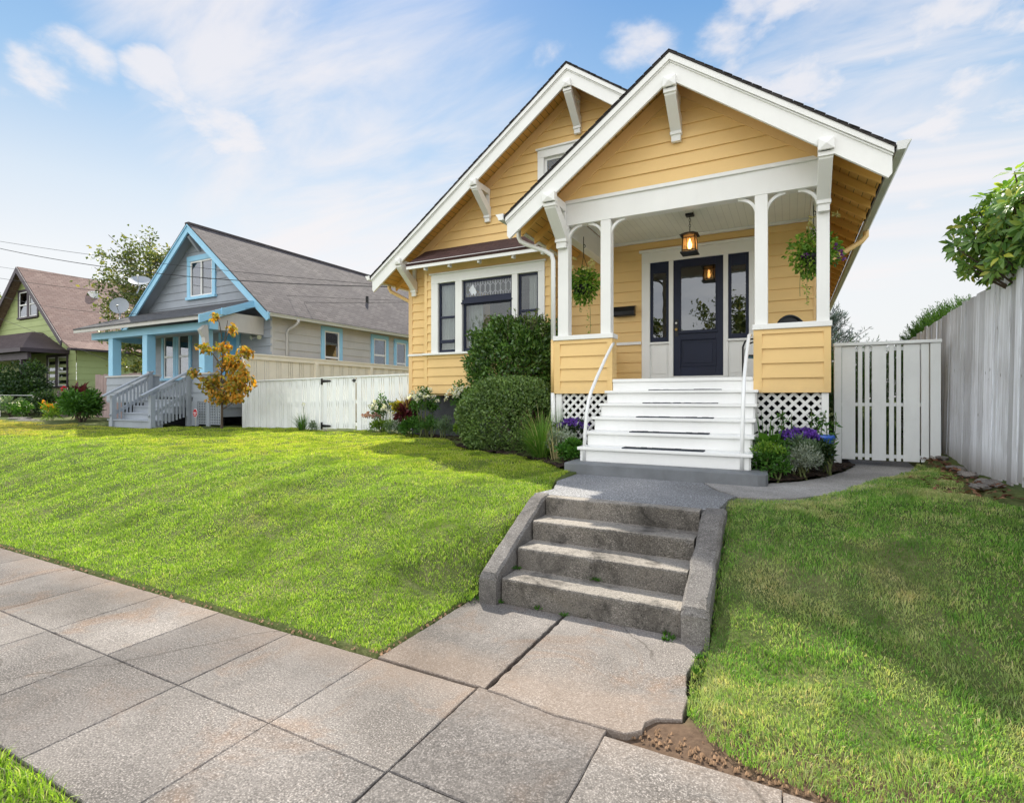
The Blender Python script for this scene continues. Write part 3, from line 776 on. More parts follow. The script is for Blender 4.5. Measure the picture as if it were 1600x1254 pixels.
# --- gable window above the porch roof
def window_unit(parent, name, x0, x1, z0, z1, y, sashm, casing=.11, rail=None, casm=M_white, muntin=None, glass=M_glass, hood=True, inset=.03):
    c = MB()
    c.box(x0-casing, x0, y-.035, y+.05, z0, z1); c.box(x1, x1+casing, y-.035, y+.05, z0, z1)
    c.box(x0-casing, x1+casing, y-.038, y+.05, z1, z1+casing*1.15)
    if hood: c.box(x0-casing-.03, x1+casing+.03, y-.07, y+.02, z1+casing*1.15, z1+casing*1.15+.035)
    c.box(x0-casing-.03, x1+casing+.03, y-.075, y+.03, z0-.045, z0)
    wn = c.build(name, casm, parent, bev=.004)
    add_sash(wn, x0, x1, z0, z1, y+inset, sashm, rail, glass)
    return wn
def add_sash(wn, x0, x1, z0, z1, y, sashm, rail=None, glass=M_glass, w=.045):
    s = MB()
    s.box(x0, x0+w, y, y+.04, z0, z1); s.box(x1-w, x1, y, y+.04, z0, z1); s.box(x0+w, x1-w, y, y+.04, z0, z0+w*1.3); s.box(x0+w, x1-w, y, y+.04, z1-w, z1)
    if rail: s.box(x0+w, x1-w, y-.012, y+.038, rail-w/2, rail+w/2)
    s.build('sash', sashm, wn, bev=.003)
    g = MB(); g.box(x0+w*.6, x1-w*.6, y+.018, y+.022, z0+w*.6, z1-w*.6); g.build('pane', glass, wn)
window_unit(house, 'gable_window', -4.30, -2.86, 5.45, 6.28, WY, M_white, .13)

# --- bay
bay = MB(); bx0, bx1 = -6.92, -3.98
siding(bay, (0, BY, 1.64), (1,0,0), (0,-1,0), 1.64, 4.34, .184, bx0, bx1, [(-6.74, -4.13, 2.47, 4.17)])
siding(bay, (bx1, BY, 1.64), (0,1,0), (1,0,0), 1.64, 4.34, .184, 0, .33)
siding(bay, (bx0, BY, 1.64), (0,1,0), (-1,0,0), 1.64, 4.34, .184, 0, .33)
bay.box(bx0, bx1, BY+.02, WY, 1.60, 1.638)
bay.box(bx0-.022, bx0+.05, BY-.026, BY+.05, 1.64, 4.34); bay.box(bx1-.05, bx1+.022, BY-.026, BY+.05, 1.64, 4.34)
bay.box(bx0, bx1, BY-.022, BY-.002, 4.20, 4.38)
bay.build('bay_wall', M_yel, house)
br = MB()
br.ext([(8.88, 4.345), (9.58, 4.80), (9.58, 4.765), (8.88, 4.31)], 'x', -7.17, -3.72)
for i in range(23):
    xa = -7.17+i*.15
    br.box(xa, xa+.145, 8.862, 8.95, 4.338+rr.random()*.006, 4.350+rr.random()*.008)
br.build('bay_roof', M_baysh, house)
bf = MB(); bf.box(-7.16, -3.73, 8.885, 8.91, 4.245, 4.305); bf.box(-7.16, -3.73, 8.91, 9.27, 4.375, 4.385)
for x in (-6.72, -6.12, -5.42, -4.66, -4.05): bf.box(x-.024, x+.024, 8.93, 9.02, 4.20, 4.30)
bf.build('bay_eave', M_white, house)
cas = MB()
x0, x1 = -6.76, -4.12
cas.box(x0, -6.59, BY-.035, BY+.06, 2.50, 3.965); cas.box(-6.15, -5.985, BY-.035, BY+.06, 2.50, 3.965); cas.box(-4.825, -4.70, BY-.035, BY+.06, 2.50, 3.965); cas.box(-4.26, x1, BY-.035, BY+.06, 2.50, 3.965)
cas.box(x0, x1, BY-.038, BY+.06, 3.965, 4.145); cas.box(x0-.03, x1+.03, BY-.07, BY, 4.145, 4.175)
cas.box(bx0-.04, bx1+.04, BY-.085, BY+.02, 2.452, 2.497)
bwin = cas.build('bay_window', M_white, house, bev=.004)
add_sash(bwin, -6.588, -6.152, 2.50, 3.963, BY+.02, M_navy, 3.24)
add_sash(bwin, -4.698, -4.262, 2.50, 3.963, BY+.02, M_navy, 3.24)
add_sash(bwin, -5.983, -4.827, 2.50, 3.50, BY+.02, M_navy, None, w=.055)
add_sash(bwin, -5.983, -4.827, 3.56, 3.963, BY+.02, M_navy, None, w=.045)
tb = MB(); tb.box(-5.983, -4.827, BY-.02, BY+.06, 3.50, 3.56); tb.box(-6.0, -4.81, BY-.045, BY+.0, 3.475, 3.505); tb.box(-6.54, -6.20, BY+.0, BY+.05, 2.70, 2.765); tb.build('transom_bar', M_navy, bwin)
ld = MB()   # leaded lozenges
yl = BY+.036; zc = (3.61+3.918)/2; za, zb = 3.61, 3.918; n = 9; W = 1.06/n
for i in range(n):
    xc = -5.935+W*(i+.5)
    pts = [(xc, zb-.045), (xc+W*.42, zc+.055), (xc+W*.42, zc-.055), (xc, za+.045), (xc-W*.42, zc-.055), (xc-W*.42, zc+.055)]
    for a, b in zip(pts, pts[1:]+pts[:1]): ld.bar((a[0], yl, a[1]), (b[0], yl, b[1]), .007, .007, (0,1,0))
    for (a, b) in (((xc, zb), (xc, zb-.045)), ((xc, za), (xc, za+.045)), ((xc+W*.42, zc+.055), (xc+W*.58, zc+.055)), ((xc+W*.42, zc-.055), (xc+W*.58, zc-.055))): ld.bar((a[0], yl, a[1]), (b[0], yl, b[1]), .006, .006, (0,1,0))
    for q in (-1, 1):
        ld.bar((xc+q*W*.42, yl, zc+.055), (xc+q*W*.5, yl, zb), .006, .006, (0,1,0)); ld.bar((xc+q*W*.42, yl, zc-.055), (xc+q*W*.5, yl, za), .006, .006, (0,1,0))
ld.build('lead_came', M_lead, bwin)
fr = MB(); xc = -5.935+W*1.5; fr.face([(xc-.095, yl-.003, zc), (xc-.02, yl-.003, za+.03), (xc+.06, yl-.003, zc-.02), (xc, yl-.003, zb-.03)]); fr.face([(xc+.0, yl-.004, zc-.02), (xc+.04, yl-.004, za+.03), (xc+.09, yl-.004, zc-.06), (xc+.05, yl-.004, zc+.03)])
fr.build('frosted_lozenge', paint('frosted_glass', (.7,.72,.75), .5, .05, 8), bwin)

# --- porch structure
po = MB()
po.box(-3.10, .42, FY+.0, FY+.15, 4.11, 4.42); po.box(-3.12, .44, FY-.03, FY+.17, 4.42, 4.47)
po.box(-3.10, -2.95, FY+.152, WY-.025, 4.0, 4.36); po.box(.27, .42, FY+.152, WY-.025, 4.0, 4.36)
po.build('porch_beam', M_white, house, bev=.004)
ce = MB(); ce.box(-2.948, .268, FY+.152, WY-.024, 4.37, 4.40); ce.build('porch_ceiling', M_beadceil, house)
cm = MB(); cm.box(-2.94, .26, WY-.075, WY-.026, 4.325, 4.368); cm.build('ceiling_trim', M_white, house)
gs = MB()
rk2 = lambda z: (PPZ-.11-z)/SL
siding(gs, (0, FY, 4.471), (1,0,0), (0,-1,0), 4.471, PPZ-.12, .184, lambda z: max(-3.10, PPX-rk2(z)), lambda z: min(.42, PPX+rk2(z)))
siding(gs, (-3.10, FY, 4.1), (0,1,0), (-1,0,0), 4.1, 4.62, .184, 0, 2.2); siding(gs, (.42, FY, 4.1), (0,1,0), (1,0,0), 4.1, 4.62, .184, 0, 2.2)
gs.build('porch_gable', M_yel, house)
CAPZ = 2.40
for (xa, xb) in ((-3.09, -2.925), (-2.425, -2.275), (-.395, -.245), (.29, .425)):
    pp = MB(); pp.box(xa, xb, FY+.0, FY+.15, 2.472, 4.108)
    pp.build('porch_post', M_white, house, bev=.006)
# curved spandrels
def spandrel(x, s):
    mb = MB(); r = .20; pts = []
    for i in range(9):
        a = math.pi/2*i/8; pts.append((x+s*(r-r*math.cos(a)), 4.106-.02-(r-r*math.sin(a))*1.0))
    poly = [(p[0], p[1]) for p in pts]
    inner = []
    for i in range(9):
        a = math.pi/2*i/8; rr_ = r+.035; inner.append((x+s*(r-rr_*math.cos(a)), 4.106-.02-(r-rr_*math.sin(a))))
    pl = poly+inner[::-1]
    for i in range(8):
        q = [poly[i], poly[i+1], inner[i+1], inner[i]]
        mb.ext(q if s < 0 else q[::-1], 'y', FY+.05, FY+.10)
    mb.build('spandrel', M_white, house)
spandrel(-2.925, 1); spandrel(-2.425, -1); spandrel(-2.275, 1); spandrel(-.395, -1); spandrel(-.245, 1); spandrel(.29, -1)
# parapets
def parapet(xa, xb):
    mb = MB(); z0, z1 = 1.61, 2.40
    siding(mb, (xa, FY, z0), (1,0,0), (0,-1,0), z0, z1, .184, .07, xb-xa-.05)
    mb.box(xa, xb, FY+.004, FY+.17, z0, z1)
    mb.box(xa-.022, xa+.075, FY-.024, FY+.0, z0, z1); mb.box(xb-.055, xb+.022, FY-.024, FY+.0, z0, z1)
    mb.box(xb+.001, xb+.022, FY+.001, FY+.19, z0, z1); mb.box(xa-.022, xa-.001, FY+.001, FY+.19, z0, z1)
    mb.build('parapet', M_yel, house)
    c = MB(); c.box(xa-.035, xb+.035, FY-.045, FY+.21, 2.402, 2.47); c.build('parapet_cap', M_white, house, bev=.006)
parapet(-3.12, -2.265); parapet(-.385, .415)
for x, s in ((-3.12, -1), (.415, 1)):
    mb = MB(); siding(mb, (x, FY+.19, 1.61), (0,1,0), (s,0,0), 1.61, 2.40, .184, 0, 2.0)
    mb.box(min(x, x-s*.15), max(x, x-s*.15), FY+.215, WY-.03, 1.61, 2.398); mb.build('parapet', M_yel, house)
    c = MB(); c.box(min(x+s*.035, x-s*.18), max(x+s*.035, x-s*.18), FY+.214, WY-.03, 2.402, 2.468); c.build('parapet_cap', M_white, house, bev=.006)
fl = MB(); fl.box(-2.24, -.41, FY-.03, WY-.03, 1.765, 1.812); fl.box(-2.93, -2.245, FY+.20, WY-.03, 1.765, 1.81); fl.box(-.405, .24, FY+.20, WY-.03, 1.765, 1.81)
fl.box(-2.262, -.388, FY+.001, FY+.04, 1.63, 1.762)
fl.build('porch_floor', M_whitestair, house, bev=.008)
# skirt lattice
def lattice(xa, xb, za, zb, y):
    mb = MB(); w = .036; p = .087
    for layer, s in ((0, 1), (1, -1)):
        yy = y + (.0 if layer == 0 else .012); k = -40
        while k < 60:
            # line z = za + s*(x - xk)
            xk = xa + k*p*1.4142
            pts = []
            for x in (xa, xb):
                z = za + s*(x-xk)
                if za <= z <= zb: pts.append((x, z))
            for z in (za, zb):
                x = xk + (z-za)*s
                if xa < x < xb: pts.append((x, z))
            if len(pts) >= 2:
                a, b = pts[0], pts[-1]
                if math.hypot(a[0]-b[0], a[1]-b[1]) > .03:
                    d = .001*((k*7) % 5)
                    mb.bar((a[0], yy+d*.2, a[1]), (b[0], yy+d*.2, b[1]), .007, w, (b[1]-a[1], 0, -(b[0]-a[0])))
            k += 1
    mb.build('lattice', M_white, house)
lattice(-3.03, -2.26, .80, 1.61, FY+.035); lattice(-.385, .34, .80, 1.61, FY+.035)
lt = MB(); lt.box(-3.12, -3.03, FY+.0, FY+.06, .62, 1.607)
lt.box(-3.03, -2.26, FY+.01, FY+.06, .68, .80); lt.build('lattice_frame', M_white, house)
lt = MB(); lt.box(.34, .415, FY+.0, FY+.06, .62, 1.607); lt.box(-.385, .34, FY+.01, FY+.06, .68, .80)
lt.build('lattice_frame', M_white, house)
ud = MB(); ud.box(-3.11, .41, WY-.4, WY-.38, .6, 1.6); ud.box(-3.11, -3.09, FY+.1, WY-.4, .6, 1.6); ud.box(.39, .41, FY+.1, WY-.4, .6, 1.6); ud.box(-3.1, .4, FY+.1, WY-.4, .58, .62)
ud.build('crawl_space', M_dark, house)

# --- porch stairs
SX0, SX1 = -2.25, -.36
base = MB()
pts = [(-2.36, 5.86), (-2.34, 5.80), (-2.28, 5.765), (-.28, 5.75), (-.21, 5.79), (-.19, 5.86), (-.21, 6.3), (-2.35, 6.3)]
slab_poly(base, pts, .785, .16, (0,0), .002); base.build('stair_base', M_slab, house)
for k in range(5):
    z1 = .785+.172*(k+1); y0 = 6.06+.268*k
    t = MB(); t.box(SX0+.015, SX1-.015, y0, y0+.02, z1-.172, z1-.036); 
    t.box(SX0-.02, SX1+.02, y0-.03, y0+.29, z1-.035, z1)
    for x in (SX0, SX1-.035): t.box(x, x+.035, y0+.021, 7.39, z1-.172, z1-.036)
    sp = t.build('stair', M_whitestair, house, bev=.006)
    g = MB(); xo = -1.73+.015*k; n = 14
    for i in range(n): 
        xa = xo+.9*i/n; g.box(xa, xa+.9/n+.001, y0-.01+rr.random()*.008, y0+.15-rr.random()*.008, z1+.0005, z1+.010+rr.random()*.005)
    g.build('grip_strip', M_strip, sp)
rs = MB(); rs.box(SX0+.015, SX1-.015, 7.385, 7.40-.002, 1.645, 1.763); rs.build('stair_riser', M_whitestair, house)
hr = MB(); hr.tube([(-2.19,6.06,.786),(-2.18,6.06,1.10),(-2.165,6.08,1.36),(-2.16,6.14,1.52),(-2.165,6.24,1.62),(-2.19,6.55,1.82),(-2.215,7.0,2.10),(-2.225,7.30,2.285),(-2.23,7.385,2.32)], .021, 10); hr.build('handrail', M_pipe, house, smooth=True)
hr = MB(); hr.tube([(-.445,6.06,.786),(-.44,6.06,1.15),(-.435,6.08,1.45),(-.435,6.16,1.62),(-.44,6.3,1.74),(-.45,6.7,1.97),(-.455,7.1,2.20),(-.455,7.32,2.33),(-.44,7.385,2.345)], .021, 10); hr.build('handrail', M_pipe, house, smooth=True)

# --- entry door
dc = MB()
dc.box(-2.36, -2.215, WY-.05, WY+.05, 1.87, 3.955); dc.box(-1.885, -1.81, WY-.045, WY+.05, 1.87, 3.955); dc.box(-.99, -.915, WY-.045, WY+.05, 1.87, 3.955); dc.box(-.595, -.51, WY-.05, WY+.05, 1.87, 3.955)
dc.box(-2.36, -.51, WY-.052, WY+.05, 3.955, 4.14); dc.box(-2.40, -.47, WY-.085, WY-.02, 4.14, 4.185)
for xa, xb in ((-2.215, -1.885), (-.915, -.595)):
    dc.box(xa, xb, WY-.01, WY+.04, 1.87, 2.50); dc.box(xa-.01, xb+.01, WY-.062, WY-.01, 2.50, 2.535)
    dc.box(xa+.035, xb-.035, WY-.022, WY-.012, 1.97, 2.44)
dc.box(-1.84, -.96, WY-.06, WY+.05, 1.875, 1.925)
dcas = dc.build('door_casing', M_white, house, bev=.004)
th = MB(); th.box(-1.83, -.97, WY-.12, WY-.061, 1.86, 1.90); th.build('threshold', M_gutter, dcas)
dl = MB(); DX0, DX1 = -1.81, -.99; yd = WY-.015
dl.box(DX0, -1.685, yd, yd+.045, 1.925, 3.955); dl.box(-1.115, DX1, yd, yd+.045, 1.925, 3.955)
dl.box(-1.685, -1.115, yd, yd+.045, 3.82, 3.955); dl.box(-1.685, -1.115, yd, yd+.045, 2.55, 2.72); dl.box(-1.685, -1.115, yd, yd+.045, 1.925, 2.10)
dl.box(-1.685, -1.115, yd+.018, yd+.04, 2.10, 2.55)
dl.box(-1.72, -1.08, yd-.035, yd-.001, 2.665, 2.70)
for a in ((-1.70,-1.685,2.72,3.82),(-1.115,-1.10,2.72,3.82)): dl.box(a[0], a[1], yd-.012, yd-.001, a[2], a[3])
dl.box(-1.70,-1.10, yd-.012, yd-.001, 3.82, 3.835)
for a in ((-1.70,-1.685,2.085,2.565),(-1.115,-1.10,2.085,2.565)): dl.box(a[0], a[1], yd-.012, yd-.001, a[2], a[3])
dl.box(-1.685,-1.115, yd-.012, yd-.001, 2.55, 2.565); dl.box(-1.685,-1.115, yd-.012, yd-.001, 2.085, 2.10)
dl.box(-1.64,-1.16, yd+.004, yd+.017, 2.15, 2.50)
door = dl.build('door', M_navy, house, bev=.003)
g = MB(); g.box(-1.69, -1.11, yd+.02, yd+.025, 2.715, 3.825); g.build('pane', M_dglass, door)
h = MB(); h.box(-1.785, -1.725, yd-.014, yd-.001, 2.62, 2.92); h.m = 1; h.lathe((0,0,0), [(0,0)], 3) if False else None
for zc_, r_, m_ in ((2.74, .026, 1), (2.85, .02, 2)):
    h.m = m_; h.tube([(-1.755, yd-.015, zc_), (-1.755, yd-.05, zc_), (-1.755, yd-.056, zc_)], [r_*.7, r_, r_*.6], 12)
h.build('handle', [M_black, M_brass, M_steel], door)
for xa, xb in ((-2.215, -1.885), (-.915, -.595)):
    s = MB(); y0 = WY-.02; w = .05
    s.box(xa, xa+w, y0, y0+.04, 2.535, 3.955); s.box(xb-w, xb, y0, y0+.04, 2.535, 3.955); s.box(xa+w, xb-w, y0, y0+.04, 2.535, 2.62); s.box(xa+w, xb-w, y0, y0+.04, 3.76, 3.955)
    sl = s.build('sidelight', M_navy, house, bev=.003)
    g = MB(); g.box(xa+.04, xb-.04, y0+.018, y0+.022, 2.60, 3.79); g.build('pane', M_dglass, sl)

# --- things on the house
def curtain(x0, x1, z0, z1, y, label, n=40, amp=.018, k=7):
    mb = MB(); vs = []
    for i in range(n+1):
        x = x0+(x1-x0)*i/n; yy = y+amp*math.sin(i/n*k*2*math.pi)+amp*.4*math.sin(i*1.7)
        vs += [(x, yy, z0), (x, yy+.003, z1)]
    mb.raw(vs, [(2*i, 2*i+2, 2*i+3, 2*i+1) for i in range(n)])
    o = mb.build('curtain', M_sheer, None, smooth=True); tag(o, label, 'curtain', 'sheer curtains in the bay window'); return o
m, nt, out = nt_new('sheer_cloth')
d_ = N(nt, 'ShaderNodeBsdfDiffuse'); d_.inputs[0].default_value = (.85,.85,.83,1); t_ = N(nt, 'ShaderNodeBsdfTranslucent'); t_.inputs[0].default_value = (.8,.8,.78,1)
mx = N(nt, 'ShaderNodeMixShader'); mx.inputs[0].default_value = .4; L(nt, d_.outputs[0], mx.inputs[1]); L(nt, t_.outputs[0], mx.inputs[2]); L(nt, mx.outputs[0], out.inputs[0]); M_sheer = m
curtain(-6.60, -6.14, 2.48, 3.98, 9.38, 'white sheer curtain filling the narrow left sash of the bay window')
curtain(-4.52, -4.22, 2.48, 3.98, 9.38, 'white sheer curtain drawn to one side in the right sash of the bay window')
curtain(-5.97, -5.62, 2.50, 3.50, 9.46, 'white sheer panel at the edge of the wide centre bay pane', k=4)
mbx = MB(); mbx.ext([(WY-.022, 3.03), (WY-.14, 3.03), (WY-.15, 3.05), (WY-.15, 3.13), (WY-.11, 3.19), (WY-.022, 3.20)], 'x', -2.865, -2.475)
mlx = thing('mailbox', (-2.67, 9.58, 3.03), 'dark slim mailbox on the yellow wall left of the door', 'mailbox')
mbx.build('box', M_black, mlx, bev=.006)
lid = MB(); lid.ext([(WY-.158, 3.12), (WY-.112, 3.196), (WY-.025, 3.208), (WY-.025, 3.216), (WY-.117, 3.204), (WY-.166, 3.122)], 'x', -2.875, -2.465); lid.build('lid', M_black, mlx)
# lantern
ln = thing('porch_lantern', (-1.36, 8.5, 4.37), 'lit black metal lantern hanging from the porch ceiling on a chain', 'lantern')
a = MB(); cx, cy = -1.36, 8.5
a.box(cx-.06, cx+.06, cy-.06, cy+.06, 4.335, 4.368); a.build('canopy', M_black, ln, bev=.005)
a = MB()
for i in range(5):
    zc_ = 4.315-.042*i
    ring = [(cx+(.013*math.cos(t*.785) if i % 2 else 0), cy+(0 if i % 2 else .013*math.cos(t*.785)), zc_+.026*math.sin(t*.785)) for t in range(9)]
    a.tube(ring, .004, 5)
a.tube([(cx,cy,4.13),(cx,cy,4.07)], .006, 6)
a.build('chain', M_black, ln)
a = MB()
a.raw([(cx-.135,cy-.135,4.035),(cx+.135,cy-.135,4.035),(cx+.135,cy+.135,4.035),(cx-.135,cy+.135,4.035),(cx-.05,cy-.05,4.085),(cx+.05,cy-.05,4.085),(cx+.05,cy+.05,4.085),(cx-.05,cy+.05,4.085)], [(3,2,1,0),(4,5,6,7),(0,1,5,4),(1,2,6,5),(2,3,7,6),(3,0,4,7)])
for sx in (-1,1):
    for sy in (-1,1): a.bar((cx+sx*.085, cy+sy*.085, 4.034), (cx+sx*.10, cy+sy*.10, 3.775), .013, .013)
for zz, q in ((3.99,.088),(3.80,.10)):
    for s in (-1,1): a.bar((cx-q, cy+s*q, zz), (cx+q, cy+s*q, zz), .011, .011); a.bar((cx+s*q, cy-q, zz), (cx+s*q, cy+q, zz), .011, .011)
for s in (-1,1): a.bar((cx-.03, cy+s*.094, 3.99),(cx-.03, cy+s*.1, 3.8), .008,.008); a.bar((cx+.03, cy+s*.094, 3.99),(cx+.03, cy+s*.1, 3.8), .008,.008)
a.box(cx-.125, cx+.125, cy-.125, cy+.125, 3.755, 3.775)
a.build('frame', M_black, ln)
m, nt, out = nt_new('amber_glass'); t_ = N(nt, 'ShaderNodeBsdfTransparent'); t_.inputs[0].default_value = (1,.82,.55,1); g_ = N(nt, 'ShaderNodeBsdfTranslucent'); g_.inputs[0].default_value = (1,.75,.42,1)
mx = N(nt, 'ShaderNodeMixShader'); mx.inputs[0].default_value = .35; L(nt, t_.outputs[0], mx.inputs[1]); L(nt, g_.outputs[0], mx.inputs[2]); L(nt, mx.outputs[0], out.inputs[0]); M_amber = m
a = MB()
for s in (-1,1):
    a.face([(cx-.085,cy+s*.088,4.03),(cx+.085,cy+s*.088,4.03),(cx+.098,cy+s*.098,3.785),(cx-.098,cy+s*.098,3.785)]); a.face([(cx+s*.088,cy-.085,4.03),(cx+s*.088,cy+.085,4.03),(cx+s*.098,cy+.098,3.785),(cx+s*.098,cy-.098,3.785)])
a.build('pane', M_amber, ln)
m, nt, out = nt_new('lamp_glow'); e_ = N(nt, 'ShaderNodeEmission'); e_.inputs[0].default_value = (1,.55,.22,1); e_.inputs[1].default_value = 10; L(nt, e_.outputs[0], out.inputs[0]); M_glow = m
a = MB(); a.lathe((cx,cy,3.83), [(.001,0),(.022,.01),(.032,.05),(.028,.09),(.014,.125),(.012,.15)], 12); a.build('bulb', M_glow, ln, smooth=True)
# small lamp inside the bay
tl = thing('table_lamp', (-4.86, 10.4, 2.5), 'small lit lamp glimpsed inside behind the right bay sash', 'lamp')
a = MB(); a.lathe((-4.86,10.4,2.5), [(.09,0),(.09,.02),(.02,.04),(.03,.3),(.012,.5),(.012,.72)], 12); a.build('stand', M_brass, tl, smooth=True)
a = MB(); a.lathe((-4.86,10.4,3.20), [(.001,0),(.035,.02),(.045,.06),(.03,.10),(.001,.12)], 12); a.build('bulb', M_glow, tl, smooth=True)
a = MB(); a.box(-5.2,-4.5,10.15,10.65,2.45,2.5)
for px_ in (-5.15,-4.55):
    for py_ in (10.2,10.6): a.bar((px_,py_,1.70),(px_,py_,2.45),.04,.04)
tag(a.build('side_table', M_inner), 'small table carrying the lamp inside the bay window room', 'table')
# porch chair
ch = thing('porch_chair', (-.2, 8.6, 1.81), 'black metal patio chair with blue sling seat behind the right porch parapet', 'chair')
a = MB()
for y_ in (8.35, 8.85):
    a.tube([(-.60,y_,1.812),(-.60,y_,2.28),(-.57,y_,2.36),(-.50,y_,2.39),(-.12,y_,2.38),(-.02,y_,2.36)], .013, 8)
    a.tube([(.08,y_,1.812),(-.02,y_,2.20),(.02,y_,2.36),(.12,y_,2.62)], .013, 8)
    a.tube([(-.58,y_,2.16),(-.02,y_,2.12)], .012, 8)
a.tube([(-.60,8.35,2.02),(-.60,8.85,2.02)], .011, 8)
a.build('frame', M_black, ch, smooth=True)
a = MB(); a.box(-.58,-.02,8.365,8.835,2.145,2.16); a.build('seat', paint('blue_sling', (.12,.28,.36), .8, .1, 30), ch)
a = MB(); pts = [(.0,2.17),(.03,2.38),(.10,2.60),(.13,2.68)]
for i in range(2): a.face([(pts[i][0],8.365,pts[i][1]),(pts[i][0],8.835,pts[i][1]),(pts[i+1][0],8.835,pts[i+1][1]),(pts[i+1][0],8.365,pts[i+1][1])])
arc = [(-.14+.32*t/10, 8.38+.42*t/10, 2.60+.115*math.sin(t/10*math.pi)**.7) for t in range(11)]
for t in range(10): a.face([(arc[t][0], arc[t][1], 2.35), (arc[t+1][0], arc[t+1][1], 2.35), arc[t+1], arc[t]])
a.tube(arc, .020, 8); a.build('backrest', M_black, ch)
# ------------------------------------------------------------------ fences and gates
M_fence = paint('white_fence_paint', (.84,.86,.85), .5, .05, 2.5, .3, .12, .12, (.35,.34,.30))
def boards_fence(name, label, x0, x1, y, zb, zt, group=None, seed=1, frame_posts=True, cat='fence'):
    r = random.Random(seed)
    o = thing(name, ((x0+x1)/2, y, zb(x0)), label, cat, group)
    b = MB(); x = x0+.02; k = 0
    pat = [.15, .05, .05, .15, .045, .15, .05, .05]
    while x < x1-.03:
        wdt = min(pat[k % len(pat)], x1-x)
        b.box(x, x+wdt, y+r.gauss(0,.001), y+.02+r.random()*.001, zb(x)+.015+r.random()*.015, zt(x)-.035); x += wdt+(.022 if wdt < .1 or pat[(k+1) % len(pat)] < .1 else .012); k += 1
    b.build('boards', M_fence, o)
    rl = MB()
    for f in (.10, .52, .90):
        za, zb_ = zb(x0)+(zt(x0)-zb(x0))*f, zb(x1)+(zt(x1)-zb(x1))*f
        rl.bar((x0+.01, y+.045, za), (x1-.01, y+.045, zb_), .04, .085)
    rl.build('rails', M_fence, o)
    c = MB(); c.bar((x0-.01, y+.02, zt(x0)-.018), (x1+.01, y+.02, zt(x1)-.018), .11, .034); c.build('cap', M_fence, o)
    if frame_posts:
        for xp in (x0+.05, x1-.05):
            p = MB(); p.box(xp-.045, xp+.045, y+.068, y+.158, zb(xp)-.1, zt(xp)-.04); p.build('post', M_fence, o)
    return o
zbf = lambda x: .64+(x+13.9)*.021; ztf = lambda x: 2.04+(x+13.9)*.013
boards_fence('board_fence', 'white board fence between the young orange tree and the hinged gate', -13.92, -10.70, 9.9, zbf, ztf, None, 2)
boards_fence('board_fence', 'white board fence behind the white roses, joined to the yellow house corner', -9.54, -7.66, 9.9, zbf, ztf, None, 3)
gt = boards_fence('fence_gate', 'white board gate with black strap hinges and a latch', -10.685, -9.555, 9.885, lambda x: zbf(x)+.03, lambda x: ztf(x)+.005, None, 4, False, 'gate')
for z_ in (1.98, .83):
    h = MB(); yq = 9.872
    h.box(-10.74, -10.68, yq, yq+.01, z_-.09, z_+.09); h.ext([(-10.675, z_+.035), (-10.40, z_+.02), (-10.38, z_), (-10.40, z_-.02), (-10.675, z_-.035)], 'y', yq, yq+.008); h.build('hinge', M_black, gt)
h = MB(); h.box(-9.66, -9.52, 9.868, 9.88, 1.97, 2.0); h.box(-9.60, -9.56, 9.855, 9.868, 1.94, 2.02); h.build('latch', M_black, gt)
# tall side fence along the neighbour's wall
sf = thing('side_fence', (-13.95, 14.5, .7), 'tall cream white side fence with narrow gaps running back between the houses', 'fence')
b = MB(); y = 9.98; k = 0; r = random.Random(9)
while y < 20.4:
    wdt = [.26, .05, .05][k % 3]; b.box(-13.97, -13.945, y, y+wdt, .7+r.random()*.02, 2.68); y += wdt+.022; k += 1
M_cream = paint('cream_fence_paint', (.80,.74,.60), .5, .05, 2.5, .3, .1, .1, (.4,.36,.28))
b.build('boards', M_cream, sf)
c = MB(); c.box(-13.99, -13.90, 9.95, 20.4, 2.68, 2.80); c.box(-14.0, -13.88, 9.94, 20.4, 2.802, 2.85); c.box(-13.944, -13.91, 9.98, 20.4, 1.0, 1.1); c.build('cap', M_cream, sf)
for yp in (10.0, 12.6, 15.2, 17.8, 20.3):
    p = MB(); p.box(-13.943, -13.86, yp-.05, yp+.05, .6, 2.678); p.build('post', M_cream, sf)
# white gate right of the house
gy_ = 8.2; U0, U1 = .52, 1.64
fx = lambda p: U0+(U1-U0)*(p-70)/872.0
pg = thing('slatted_gate', (1.08, gy_, .68), 'white slatted gate with open gaps between the house and the weathered fence', 'gate')
b = MB()
for (a0, a1) in ((140,255),(278,314),(336,374),(395,512),(537,576),(597,633),(652,781),(792,852)):
    b.box(fx(a0), fx(a1), gy_+r.gauss(0,.0008), gy_+.021, .745, 2.215)
b.build('boards', M_fence, pg, bev=.003)
rl = MB()
for z_ in (.80, 1.46, 2.17): rl.box(fx(141), fx(851), gy_+.023, gy_+.06, z_-.022, z_+.022)
rl.build('rails', M_fence, pg)
for (a0, a1) in ((70,136),(862,942)):
    p = MB(); p.box(fx(a0), fx(a1), gy_-.012, gy_+.085, .60, 2.222); p.build('post', M_fence, pg, bev=.004)
c = MB(); c.box(fx(66), fx(948), gy_-.03, gy_+.10, 2.225, 2.265); c.build('cap', M_fence, pg, bev=.004)
